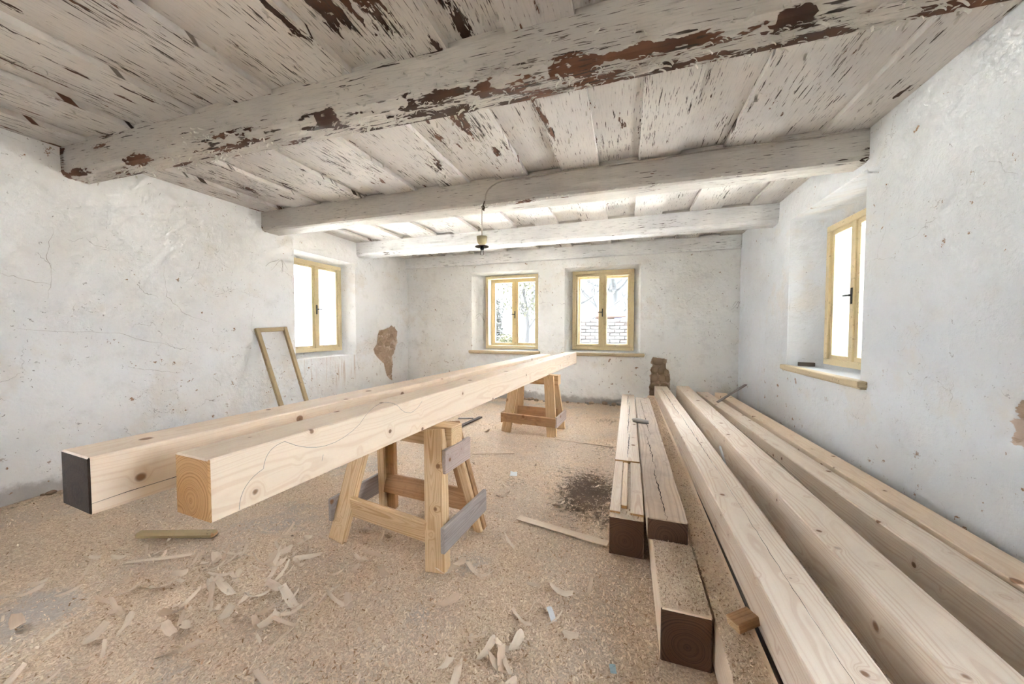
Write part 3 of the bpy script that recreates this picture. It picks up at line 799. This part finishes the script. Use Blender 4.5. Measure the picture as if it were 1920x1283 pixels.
r7 = R('squared_timber', r7n, r7f, .147, .11, .28, PK, 'pale timber with big knots on its side, one before the right wall')
r8 = R('squared_timber', (1.405, -.1), (1.258, 5.50), .142, .11, .28, PP, 'outermost pale timber lying right along the right wall')
d7 = (Vector(r7f)-Vector(r7n)).normalized(); s7 = Vector((-d7.y, d7.x))
pts = [(*(Vector(r7n)+d7*t+s7*.074), z) for t, z in ((2.6, .17), (3.0, .195), (3.4, .20), (3.9, .215), (4.3, .22))]
crack_on(r7, pts, .002, (s7.x, s7.y, 0), 'crack', 'drying_crack', .004, 6)
for y in (.75, 4.7):
    o = plank('bearer', (.43, y, .0775), (.90, y, .0775), .10, .155, (0, 0, 1), [M['oldtop'], M['pine_end']]); tag(o, 'bearer under the crack-topped timber, ' + ('near end' if y < 2 else 'far end'), 'bearer')
    o = plank('bearer', (.945, y+.1, .055), (1.48, y+.1, .055), .10, .11, (0, 0, 1), [M['oldtop'], M['pine_end']]); tag(o, 'low bearer under the two timbers by the right wall, ' + ('near end' if y < 2 else 'far end'), 'bearer')
# a lath across the pile, leaning on the wall
o = plank('loose_lath', (1.045, 4.70, .292), (1.462, 5.15, .455), .028, .014, (0, -.3, 1), [M['greyboard']]*2); tag(o, 'thin grey lath lying across the pile against the right wall', 'lath')
o = plank('loose_lath', (.668, 2.62, .14), (.672, 2.92, .285), .022, .012, (-1, 0, 0), [M['paper']]*2); tag(o, 'white lath end sticking up between two pale timbers', 'lath')
o = plank('wood_block', (.335, 1.26, .203), (.405, 1.30, .218), .05, .032, (-.1, 0, 1), [M['trestle_dark'], M['trestle']]); tag(o, 'small brown offcut block lying on the dusty narrow timber', 'block')
st = put_lump('stone', None, (.135, 3.44, .302), (.085, .045, .022), 3, 'stone', -.5); tag(st, 'flat grey stone lying across the gap between two timbers', 'stone')

# ================================================================== TRESTLES
def trestle(c, rz, hx, hy, top, tx, look, label):
    root = empty('trestle', (c[0], c[1], 0), rz); tag(root, label, 'trestle', 'trestles carrying the pine timbers')
    Mw = PM(root)
    def W(x, y, z): return Mw @ Vector((x, y, z))
    def D(v): return (Mw.to_3x3() @ Vector(v))
    def pk(nm, a, b, w, t, n, m): return plank(nm, W(*a), W(*b), w, t, D(n), [M[m], M[m]], root, .003)
    pk('top_beam', (-tx, 0, top-.055), (tx, 0, top-.055), .105, .108, (0, 0, 1), look['bar'])
    zt = top-.012
    slope = (hy-.075)/zt
    for sx in (-1, 1):
        for sy in (-1, 1):
            foot = (sx*hx, sy*hy, -.004); tp = (sx*(hx-look['sx']), sy*.075, zt)
            n = (0, sy, slope)
            key = 'F' if sy < 0 else 'B'
            pk('leg', foot, tp, .108, .034, n, look[key])
            if look.get('double'):
                pk('leg_batten', (foot[0]+sx*.025, foot[1]+(-sy)*.036, -.004), (tp[0]+sx*.025, tp[1]-sy*.030+sy*.0, zt-.02), .05, .024, n, look['F'])
    def ly(z): return hy-slope*z
    def lx(z): return hx-look['sx']*z/zt
    # long stretchers, front and back
    zc, hh = look['zs'], look['hs']
    if look['outside']:
        pk('stretcher', (-lx(zc)-.075, -ly(zc)-.035, zc), (lx(zc)+.065, -ly(zc)-.035, zc-.01), hh, .026, (0, -1, -slope), 'trestle_dark2')
    else:
        pk('stretcher', (-lx(zc)+.05, -ly(zc)+.002, zc+.02), (lx(zc)-.05, -ly(zc)+.002, zc-.01), hh, .028, (0, -1, -slope), 'trestle')
    pk('stretcher', (-lx(zc), ly(zc)-.034, zc+.02), (lx(zc), ly(zc)-.034, zc+.02), hh, .024, (0, 1, -slope), look['back'])
    # end braces
    for sx in (-1, 1):
        xx = sx*(lx(zc)+.068)
        pk('end_brace', (xx, -ly(zc)-.045, zc-.005), (xx, ly(zc)+.045, zc+.0), hh+.01, .022, (sx, 0, 0), look['braceR' if sx > 0 else 'braceL'])
    if look.get('gusset'):
        for sx in (-1, 1):
            zz = top-.155; xx = sx*(lx(zz)+.068)
            pk('gusset', (xx, -ly(zz)-.02, zz), (xx, ly(zz)+.02, zz), .12, .022, (sx, 0, 0), 'gusset' if sx > 0 else 'greyboard')
    return root
M['trestle_dark2'] = wood('trestle_stained', (.58, .36, .20), (.33, .17, .08), ring=190, contrast=.6, knots=.3, fibre=.5, dirt=.35)
M['gusset'] = wood('mauve_grey_board', (.55, .43, .37), (.37, .26, .21), ring=200, contrast=.6, knots=.3, fibre=.5)
trestle((-1.155, 1.672), -.085, .325, .205, .65, .315, dict(bar='trestle', F='trestle', B='trestle_dark', sx=.10, double=True, zs=.165, hs=.115, outside=False, back='trestle_dark', braceR='greyboard', braceL='greyboard', gusset=True),
        'near wooden trestle with grey weathered end boards under the pine timbers')
trestle((-1.0, 3.885), -.085, .27, .185, .65, .30, dict(bar='trestle', F='trestle', B='trestle', sx=.07, double=False, zs=.165, hs=.105, outside=True, back='trestle_dark', braceR='gusset', braceL='trestle_dark', gusset=False),
        'far wooden trestle boarded round the legs near the back wall')

# ================================================================== LAMP
lx, ly_ = -1.212, 2.868
lamp = empty('pendant_lamp', (lx, ly_, 1.83)); tag(lamp, 'old pendant lamp hanging from the second ceiling beam, cup and bare bulb', 'lamp')
bm = bmesh.new(); pts = [(XR-.02, 2.905, ZT-.02)]
for k in range(12): pts.append((XR-.1-(XR-.1+.98)*k/11, 2.905+.004*math.sin(k), ZT-.018-.006*math.sin(k*1.3)))
for k in range(1, 7):
    a = k/6*math.pi/2; pts.append((-.98-.21*math.sin(a), 2.9, ZT-.02-.12*(1-math.cos(a))))
pts += [(-1.19, 2.9, ZB+.04), (-1.195, 2.893, ZB+.012)]
tube(bm, pts, .0065, 7); link('cable', bm_mesh('cable', bm, True), M['cable'], lamp)
bm = bmesh.new(); hk = [(-1.195, 2.893, ZB+.025), (-1.2, 2.878, ZB-.005), (-1.212, 2.868, ZB-.03), (-1.2, 2.866, ZB-.05), (-1.19, 2.868, ZB-.035)]
tube(bm, hk, .006, 6); tube(bm, [(-1.20, 2.872, ZB-.02), (-1.185, 2.862, ZB-.045), (-1.192, 2.866, ZB-.062), (-1.206, 2.87, ZB-.05)], .008, 6)
link('hook', bm_mesh('hook', bm, True), M['rust'], lamp)
bm = bmesh.new(); tube(bm, [(lx, ly_, ZB-.035), (lx-.001, ly_, 2.1), (lx, ly_, 1.95)], .005, 6); link('cord', bm_mesh('cord', bm, True), M['cable'], lamp)
bm = lathe(bmesh.new(), [(.006, -.002), (.024, .002), (.037, .016), (.044, .04), (.047, .072), (.043, .072), (.040, .042), (.02, .02), (.004, .018)], (lx, ly_, 1.898), 24); link('cup', bm_mesh('cup', bm, True), M['enamel'], lamp)
bm = lathe(bmesh.new(), [(.012, .012), (.03, .009), (.058, .002), (.062, -.004), (.057, -.004), (.028, .003), (.01, .003)], (lx, ly_, 1.885), 26); link('disc', bm_mesh('disc', bm, True), M['rust'], lamp)
bm = lathe(bmesh.new(), [(.012, .02), (.018, .015), (.018, -.008), (.014, -.012)], (lx, ly_, 1.868), 16); link('socket', bm_mesh('socket', bm, True), M['black'], lamp)
bm = lathe(bmesh.new(), [(.012, .014), (.015, 0), (.017, -.02), (.014, -.034), (.005, -.04)], (lx, ly_, 1.846), 16); bu = link('bulb', bm_mesh('bulb', bm, True), M['bulb'], lamp)
bm = bmesh.new(); tube(bm, [(lx, ly_, 1.852), (lx+.002, ly_, 1.832), (lx, ly_, 1.80)], .002, 5); link('filament_stem', bm_mesh('filament_stem', bm), M['paper'], bu)

# ================================================================== LEANING SASH FRAME
def lean():
    root = empty('window_sash_frame', (-3.66, 3.0, 0)); tag(root, 'empty worn ochre sash frame leaning against the left wall', 'window frame')
    a0, a1 = Vector((-3.60, 2.92, 0.0)), Vector((-3.60, 3.285, 0.0)); b0, b1 = Vector((-3.872, 2.775, 1.170)), Vector((-3.872, 3.150, 1.185))
    up = (b0-a0).normalized(); sidev = (a1-a0).normalized(); n = sidev.cross(up)
    if n.x < 0: n = -n
    w = .045
    def pk(p, q): plank('rail' if abs((q-p).normalized().dot(sidev)) > .8 else 'stile', p, q, w, .034, n, [M['ochre_old']]*2, root, .004)
    pk(a0+sidev*w/2, b0+sidev*w/2); pk(a1-sidev*w/2, b1-sidev*w/2)
    pk(b0+sidev*w-up*w/2, b1-sidev*w-up*w/2); pk(a0+sidev*w+up*w/2, a1-sidev*w+up*w/2)
lean()

# ================================================================== DUSTY COBWEBS
M['cobweb'] = simple('sooty_cobweb', (.25, .205, .165), .95, .3, 60)
def cobweb(c, ax, size, n, label):
    rr = random.Random(label); bm = bmesh.new(); c = Vector(c); ax = [Vector(a) for a in ax]
    for k in range(n):
        a = rr.uniform(-2.6, -.4); L = size*rr.uniform(.4, 1); p = c+ax[0]*rr.uniform(-.2, .2)*size
        pts = [p+ax[0]*math.cos(a)*L*t+ax[1]*(math.sin(a)*L*t+.25*L*math.sin(3*t+k)*t)+ax[2]*(.008+.012*math.sin(3.1*t)) for t in (0, .2, .4, .6, .8, 1)]
        tube(bm, pts, [.0013*rr.uniform(.4, 1)]*6, 4)
    tag(link('cobweb', bm_mesh('cobweb', bm), M['cobweb']), label, 'cobweb')
AL = ((0, 1, 0), (0, 0, 1), (1, 0, 0)); AB = ((1, 0, 0), (0, 0, 1), (0, -1, 0))
cobweb((XL, 3.13, 1.98), AL, .22, 7, 'dark dusty cobweb on the left wall beside the window')
cobweb((XL, 4.58, 2.22), AL, .20, 3, 'thin cobweb thread hanging under the third beam on the left wall')
cobweb((XL, 5.42, .93), AL, .14, 6, 'small sooty cobweb by the left back corner near the bare patch')
cobweb((-2.46, YB+.1, 1.45), AB, .22, 6, 'cobweb strands in the niche of the left far window')
cobweb((XR-.02, YB-.01, 1.55), AB, .14, 5, 'cobweb in the right back corner')

# ================================================================== SAWDUST AND DEBRIS
def dust(name, n, gen, zf, size, label):
    P_ = gen(n); k = len(P_)
    L = size*(.35+1.3*rng.random(k)**2); Wd = L*(.18+.35*rng.random(k)); yaw = rng.random(k)*2*np.pi; tilt = rng.normal(0, .35, k); roll = rng.normal(0, .4, k)
    ca, sa = np.cos(yaw), np.sin(yaw)
    t = np.stack([ca*np.cos(tilt), sa*np.cos(tilt), np.sin(tilt)], 1); s = np.stack([-sa*np.cos(roll), ca*np.cos(roll), np.sin(roll)], 1)
    z = np.array([zf(x, y) for x, y in P_])
    c = np.stack([P_[:, 0], P_[:, 1], z+.0015+np.abs(np.sin(tilt))*L/2+np.abs(np.sin(roll))*Wd/2], 1)
    V = np.empty((k, 4, 3), dtype=np.float32)
    curl = (rng.random(k)*.25*L)[:, None]*np.array([0, 0, 1.])
    V[:, 0] = c-t*L[:, None]/2-s*Wd[:, None]/2; V[:, 1] = c+t*L[:, None]/2-s*Wd[:, None]/2+curl
    V[:, 2] = c+t*L[:, None]/2+s*Wd[:, None]/2+curl; V[:, 3] = c-t*L[:, None]/2+s*Wd[:, None]/2
    me = bpy.data.meshes.new(name); me.vertices.add(4*k); me.vertices.foreach_set('co', V.reshape(-1))
    me.loops.add(4*k); me.loops.foreach_set('vertex_index', np.arange(4*k, dtype=np.int32))
    me.polygons.add(k); me.polygons.foreach_set('loop_start', np.arange(0, 4*k, 4, dtype=np.int32)); me.polygons.foreach_set('loop_total', np.full(k, 4, dtype=np.int32))
    me.update(calc_edges=True); me.validate()
    return tag(link(name, me, M['dust']), label, 'sawdust', kind='stuff')
FZ = {}
def fz(x, y): return floor_z(x, y)
def gen_floor(n):
    out = []
    while sum(map(len, out)) < n:
        r = .6+5.2*rng.random(60000)**1.35; a = YAW+math.pi/2+(rng.random(60000)-.5)*2.1
        x = r*np.cos(a); y = r*np.sin(a)
        keep = (x > XL+.03) & (x < .12) & (y < YB-.05) & ~((x > -.085) & (y > 1.81))
        p = 1-.85*np.maximum(field(THIN, x, y), field(EARTH, x, y))
        keep &= rng.random(60000) < p
        out.append(np.stack([x, y], 1)[keep])
    return np.concatenate(out)[:n]
sd_ = dust('sawdust', 190000, gen_floor, fz, .0085, 'pale sawdust and fine chips scattered all over the floor')
def gen_rect(x0, x1, y0, y1, pw=1.0):
    return lambda n: np.stack([x0+(x1-x0)*rng.random(n), y0+(y1-y0)*rng.random(n)**pw], 1)
s1_ = dust('sawdust', 22000, gen_rect(.128, .282, 1.29, 1.72), lambda x, y: .19, .0065, 'thick sawdust lying on the low dark-ended timber')
s2_ = dust('sawdust', 45000, gen_rect(.292, .392, .5, 5.4, 1.6), lambda x, y: .185, .0062, 'sawdust covering the narrow timber beside the pale ones')
s3_ = dust('sawdust', 1200, gen_rect(-.06, .09, 1.84, 2.6), lambda x, y: .196, .008, 'sawdust in the notched end of the leftmost timber')
s4_ = dust('sawdust', 9000, gen_rect(.60, .73, .4, 5.4), fz, .011, 'sawdust on the floor between two pale timbers')

def shaving_mesh(seed, L, w, curl, twist, jag):
    r = random.Random(seed); V = []; F_ = []; n = 6; m = 3
    for i in range(n+1):
        t = i/n-.5; a = t*curl
        y = math.sin(a)/max(curl, .01)*L if curl else t*L; z = (1-math.cos(a))/max(curl, .01)*L
        ww = w*(1-.55*abs(2*t)**4*r.random())*(1-jag*r.random()*.8)
        for j in range(m):
            s = (j/(m-1)-.5); q = twist*t
            V.append((s*ww*math.cos(q)+r.uniform(-1, 1)*w*jag*.22, y+r.uniform(-1, 1)*L*.05, z+s*ww*math.sin(q)+.05*w*s*s*4))
    z0 = min(v[2] for v in V); V = [(a, b, c-z0) for a, b, c in V]
    for i in range(n):
        for j in range(m-1): F_.append((i*m+j, i*m+j+1, (i+1)*m+j+1, (i+1)*m+j))
    me = mesh_py('wood_shaving', V, F_)
    for p in me.polygons: p.use_smooth = True
    me.materials.append(M['shaving'])
    return me
SH = [shaving_mesh(i, random.uniform(.05, .12), random.uniform(.012, .034), random.uniform(.2, 1.5), random.uniform(-.7, .7), random.uniform(.1, .5)) for i in range(14)]
big = [(-1.32, .97), (-1.73, .88), (-2.18, .95), (-1.51, .78), (-1.22, .99), (-1.69, 1.05), (-1.61, .86), (-1.79, 1.44), (-1.74, .64), (-1.36, 1.09), (-.62, 2.27), (-.4, 2.24), (-.40, 1.11), (-.42, 1.09), (-.38, 1.1), (-.57, 1.74), (-.85, 1.75), (-.26, 1.48), (-.81, 1.44), (-1.08, 1.35)]
for k in range(280):
    if k < len(big): x, y = big[k]; s = 1.35
    else:
        q = random.random()
        if q < .55:
            t = random.random(); x = -2.3+1.0*t+random.gauss(0, .22); y = .75+.5*t+random.gauss(0, .22)+.1
        elif q < .75: x, y = random.uniform(-1.3, -.1), random.uniform(.75, 1.6)
        else: x, y = random.uniform(-2.9, -.15), random.uniform(1.6, 5.0)
        s = random.uniform(.55, 1.25)
    if not (XL+.15 < x < -.13 and y > .4): continue
    o = bpy.data.objects.new('wood_shaving', SH[random.randrange(14)]); COL.objects.link(o)
    o.location = (x, y, floor_z(x, y)+.013); o.rotation_euler = (random.gauss(0, .3), random.gauss(0, .3), random.uniform(-.9, .9)+(-.9 if random.random() < .6 else .6)); o.scale = (s, s, s)
    lab = ('curled wood shaving in the sawdust below the free timber ends' if x < -1.45 and y < 1.6 else 'curled wood shaving in the foreground sawdust before the near trestle' if y < 1.42
           else 'curled wood shaving on the floor around the legs of the near trestle' if y < 2.1 else 'curled wood shaving on the floor between the near and far trestles' if y < 3.6 else 'curled wood shaving on the floor towards the far wall')
    tag(o, lab, 'shaving', lab.replace('curled wood shaving', 'wood shavings'))
# long slivers
for i, (a, b, lab) in enumerate((((-1.21, .88), (-1.23, 1.23), 'long thin sliver of wood slanting across the sawdust in front of the near trestle'),
                            ((-2.35, 1.02), (-2.1, 1.16), 'narrow brown stick half buried in the sawdust at left'),
                            ((-.7, 3.62), (-.12, 3.55), 'pale thin strip of wood on the floor beside the far trestle'),
                            ((-.62, 2.02), (-.08, 1.92), 'flat pale strip on the floor leading to the leftmost stacked timber'),
                            ((-1.35, 2.95), (-.98, 3.08), 'pale thin sliver lying between the two trestles'))):
    o = plank('wood_sliver', (*a, floor_z(*a)+.006), (*b, floor_z(*b)+.008), (.010, .022, .022, .05, .010)[i], .006, (0, 0, 1), [M['shaving']]*2, None, .001); tag(o, lab, 'sliver')
# ochre moulding piece
o = plank('moulding_offcut', (-2.56, 1.165, .018), (-2.15, 1.30, .022), .045, .034, (.1, -.1, 1), [M['ochre_old'], M['trestle_dark']], None, .010); tag(o, 'broken ochre painted moulding lying in the sawdust below the timber ends', 'moulding')
# grey slate strips by the far trestle
o = plank('grey_strip', (-1.86, 3.70, .012), (-1.80, 4.20, .012), .05, .014, (0, 0, 1), [M['darkboard']]*2); tag(o, 'dark grey flat strip on the floor behind the near trestle', 'strip')
o = plank('grey_strip', (-2.05, 4.05, .010), (-1.86, 4.10, .014), .04, .012, (0, 0, 1), [M['greyboard']]*2); tag(o, 'short pale grey strip meeting the dark one on the floor', 'strip')
# scraps
def scrap(name, x, y, w, l, rz, m, label, cat):
    V = []; F_ = []
    for i in range(4):
        for j in range(3): V.append(((j/2-.5)*w*(1-.1*random.random()), (i/3-.5)*l, .002+.006*random.random()+.004*i))
    for i in range(3):
        for j in range(2): F_.append((i*3+j, i*3+j+1, (i+1)*3+j+1, (i+1)*3+j))
    o = link(name, mesh_py(name, V, F_), M[m]); o.location = (x, y, floor_z(x, y)+.005); o.rotation_euler = (0, 0, rz); tag(o, label, cat)
scrap('paper_scrap', -.273, 1.35, .024, .062, .55, 'paper', 'crumpled white paper scrap on the sawdust in the foreground', 'paper')
scrap('paint_scrap', -.03, 1.19, .022, .022, .3, 'bluescrap', 'tiny pale blue scrap on the sawdust beside the dark timber end', 'scrap')
scrap('paper_scrap', -.84, 2.62, .06, .05, .2, 'paper', 'whitish torn scrap on the floor right of the near trestle', 'paper')
# rubble along the foot of the far wall
for i in range(34):
    x = -2.2+2.35*random.random(); s = random.uniform(.012, .035)
    o = put_lump('rubble_piece', None, (x, YB-.03-random.random()*.12, s*.5+.0), (s*1.4, s, s*.8), i, random.choice(('stone', 'clay', 'clay')), random.random()*3)
    tag(o, 'small piece of fallen plaster rubble along the foot of the far wall', 'rubble', 'rubble along the far wall')
for i in range(12):
    y = 1.2+1.2*random.random(); s = random.uniform(.01, .022)
    o = put_lump('rubble_piece', None, (XL+.03+random.random()*.08, y, s*.5), (s, s*1.5, s*.7), i, 'clay_dark', random.random()*3)
    tag(o, 'small dark crumb of rubble along the foot of the left wall', 'rubble', 'rubble along the left wall')

# ================================================================== OUTSIDE
M['ground'] = simple('garden_ground', (.66, .645, .615), .95, .12, 3)
M['brick'] = simple('weathered_brick', (.0085, .0046, .0036), .9, .35, 8)
M['brick2'] = simple('pale_stone_brick', (.0105, .0092, .0083), .9, .3, 8)
M['mortar'] = simple('lime_mortar', (.002, .0018, .0016), .95, .2, 20)
M['bark'] = simple('tree_bark', (.0065, .0065, .0065), .95, .4, 15)
M['leafdark'] = flake_mat('dark_conifer_leaves', (.003, .0035, .003), (.008, .0085, .0065), (.012, .012, .010))
M['leafpale'] = flake_mat('pale_spring_leaves', (.0105, .011, .004), (.02, .0195, .008), (.006, .007, .003))
M['orange'] = simple('orange_tarpaulin', (.017, .0047, .0007), .6, .3, 10)
M['blue'] = simple('blue_plastic', (.004, .008, .03), .5, .2, 10)
M['render'] = simple('white_render', (.62, .62, .60), .9, .1, 2)
M['rooftile'] = simple('grey_roof', (.15, .13, .12), .9, .3, 9)
gv = [(-40, -30, -.25), (40, -30, -.25), (40, 60, -.25), (-40, 60, -.25)]
tag(link('ground', mesh_py('ground', gv, [(0, 1, 2, 3)]), M['ground']), 'bright garden ground outside the windows', kind='structure')
M['bounce_dimmer'] = simple('dark_bounce_dimmer', (.062, .052, .042), .95, .4, 6)  # unseen dark ground patches, added to cut light bouncing up to the ceiling
for a, b, c_, d, nm in ((-14, -4.45, -9, 2.1, 'left'), (2.05, 12, -9, 2.1, 'right')):
    bm = box_bm(a, b, c_, d, -.26, -.235, 0, False); tag(link('bounce_dimmer', bm_mesh('bounce_dimmer', bm), M['bounce_dimmer']), 'unseen dark sheet added to cut ground bounce outside the %s wall of the house' % nm, kind='structure')
gw = empty('garden_wall', (-.8, 9.6, -.25)); tag(gw, 'low weathered brick wall in the garden behind the right far window', 'wall')
bm = box_bm(-2.4, 1.9, 9.62, 9.85, -.25, 1.44, 0, False); link('core', bm_mesh('core', bm), M['mortar'], gw)
bmesh_b = []
for m in ('brick', 'brick2'):
    bm = box_bm(-.117, .117, -.05, .05, -.038, .038, .006, False); q = bm_mesh('brick', bm); q.materials.append(M[m]); bmesh_b.append(q)
for r_ in range(13):
    for c_ in range(17):
        o = bpy.data.objects.new('brick', bmesh_b[0 if random.random() < .4 else 1]); COL.objects.link(o); o.parent = gw
        w = Matrix.Translation((-2.28+c_*.25+(.125 if r_ % 2 else 0), 9.60+random.uniform(-.012, .012), .32+r_*.09)); o.matrix_basis = PM(gw).inverted() @ w
# orange bundle on the wall
ob = empty('orange_bundle', (-.46, 9.72, 1.44)); tag(ob, 'orange wrapped bundle lying on top of the garden wall', 'bundle')
bm = bmesh.new(); tube(bm, [(-.62, 9.72, 1.53), (-.5, 9.72, 1.56), (-.3, 9.72, 1.56), (-.1, 9.72, 1.54), (0.0, 9.72, 1.50)], [.10, .125, .125, .115, .05], 12); link('roll', bm_mesh('roll', bm, True), M['orange'], ob)
bm = bmesh.new(); tube(bm, [(-.68, 9.72, 1.44), (-.66, 9.72, 1.6), (-.6, 9.72, 1.70), (-.56, 9.72, 1.80)], [.12, .13, .09, .02], 10); link('upright_fold', bm_mesh('upright_fold', bm, True), M['orange'], ob)
bm = box_bm(-.3, .06, 9.62, 9.8, 1.44, 1.475, .005, False); link('blue_edge', bm_mesh('blue_edge', bm), M['blue'], ob)
def leaves(name, parent, c, rad, n, size, m):
    V = []; F_ = []
    for i in range(n):
        d = Vector((random.gauss(0, 1), random.gauss(0, 1), random.gauss(0, 1))).normalized()*random.random()**.4
        p = Vector(c)+Vector((d.x*rad[0], d.y*rad[1], d.z*rad[2])); p += Vector([.25*mnoise.noise(p*2+Vector((k*9, 0, 0))) for k in range(3)])
        a = Vector((random.gauss(0, 1), random.gauss(0, 1), random.gauss(0, 1))).normalized(); b = a.orthogonal().normalized(); s = size*random.uniform(.5, 1.3); k = len(V)
        V += [p-a*s, p+b*s*.4, p+a*s, p-b*s*.4]; F_.append((k, k+1, k+2, k+3))
    o = link(name, mesh_py(name, V, F_), M[m], parent); o['kind'] = 'stuff'; return o
def tree(x, y, h, r, label, seed, leaf=None):
    rr = random.Random(seed); root = empty('garden_tree', (x, y, -.25)); tag(root, label, 'tree', 'trees in the garden')
    bm = bmesh.new(); tr = [Vector((x, y, -.25))]
    for k in range(1, 7): tr.append(Vector((x+rr.uniform(-.08, .08)*k*.5, y+rr.uniform(-.06, .06)*k, -.25+h*k/6)))
    tube(bm, tr, [r*(1-.12*k) for k in range(7)], 8); link('trunk', bm_mesh('trunk', bm, True), M['bark'], root)
    bm = bmesh.new()
    def br(p, d, L, rad, dep):
        pts = [p]; q = p
        for k in range(4):
            d = (d+Vector((rr.uniform(-.3, .3), rr.uniform(-.3, .3), rr.uniform(-.1, .25)))).normalized(); q = q+d*L/4; pts.append(q)
        tube(bm, pts, [rad*(1-.18*k) for k in range(5)], 5)
        if dep:
            for k in (2, 3, 4): br(pts[k], (d+Vector((rr.uniform(-1, 1), rr.uniform(-1, 1), rr.uniform(-.3, .7)))).normalized(), L*.6, rad*.5, dep-1)
    for k in range(2, 7):
        for s in (-1, 1): br(tr[k], Vector((s*rr.uniform(.6, 1), rr.uniform(-.5, .5), rr.uniform(.2, .9))).normalized(), h*rr.uniform(.2, .34), r*.42, 2)
    link('branches', bm_mesh('branches', bm), M['bark'], root)
    if leaf: leaves('foliage', root, (x, y, h*.7), leaf[:3], leaf[3], .07, leaf[4])
tree(-1.55, 12.2, 4.6, .15, 'bare forked tree behind the garden wall, left pane of the right far window', 3)
tree(-.45, 13.5, 5.6, .17, 'bare tree rising behind the orange bundle on the garden wall', 5)
tree(-.85, 17.5, 6.0, .19, 'distant bare tree between the two others', 8)
tree(-3.55, 12.6, 4.3, .11, 'tree with pale spring leaves behind the left far window', 11, (1.2, 1.0, 1.5, 2200, 'leafpale'))
def bush(x, y, rad, n, size, m, label):
    root = empty('garden_bush', (x, y, -.25)); tag(root, label, 'bush', 'bushes in the garden')
    bm = bmesh.new()
    for k in range(5): tube(bm, [(x, y, -.25), (x+random.uniform(-.3, .3)*rad[0], y+random.uniform(-.3, .3), rad[2]*.8)], [.03, .01], 5)
    link('stem', bm_mesh('stem', bm), M['bark'], root); leaves('foliage', root, (x, y, rad[2]*.85), rad, n, size, m)
bush(-4.05, 10.6, (.42, .4, 1.35), 2600, .055, 'leafdark', 'tall dark conifer behind the left far window')
bush(-4.35, 9.6, (.8, .4, .55), 1300, .05, 'leafpale', 'low pale yellow bush below the dark conifer')
bush(-3.0, 9.0, (.45, .4, .6), 1400, .05, 'leafpale', 'round pale bush at right in the left far window')
# white outbuilding seen through the left window
hb = empty('outbuilding', (-17.5, 15, -.25)); tag(hb, 'pale outbuilding outside the left window', 'building')
bm = box_bm(-21, -17.5, 9.5, 21, -.25, 2.3, 0, False); link('wall', bm_mesh('wall', bm), M['render'], hb)
rv = [(-17.2, 9.2, 2.25), (-17.2, 21.3, 2.25), (-19.2, 21.3, 4.2), (-19.2, 9.2, 4.2), (-21.3, 9.2, 2.25), (-21.3, 21.3, 2.25)]
link('roof', mesh_py('roof', rv, [(0, 1, 2, 3), (3, 2, 5, 4)]), M['rooftile'], hb)

# wooded slope beyond the garden
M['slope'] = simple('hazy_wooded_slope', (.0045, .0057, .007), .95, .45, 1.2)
V = []; F_ = []; n = 40
for i in range(n+1):
    x = -30+46*i/n; h = 6.5+1.6*mnoise.noise(Vector((x*.12, 3, 0)))+.5*mnoise.noise(Vector((x*.6, 1, 0)))-.12*max(0, x+6)
    V += [(x, 24, -.25), (x, 27+mnoise.noise(Vector((x*.3, 0, 5))), h*.55), (x, 33, h)]
    if i:
        k = 3*i
        for j in (0, 1): F_.append((k-3+j, k+j, k+j+1, k-2+j))
tag(link('hillside', mesh_py('hillside', V, F_), M['slope']), 'hazy blue-grey wooded slope beyond the garden', kind='structure')
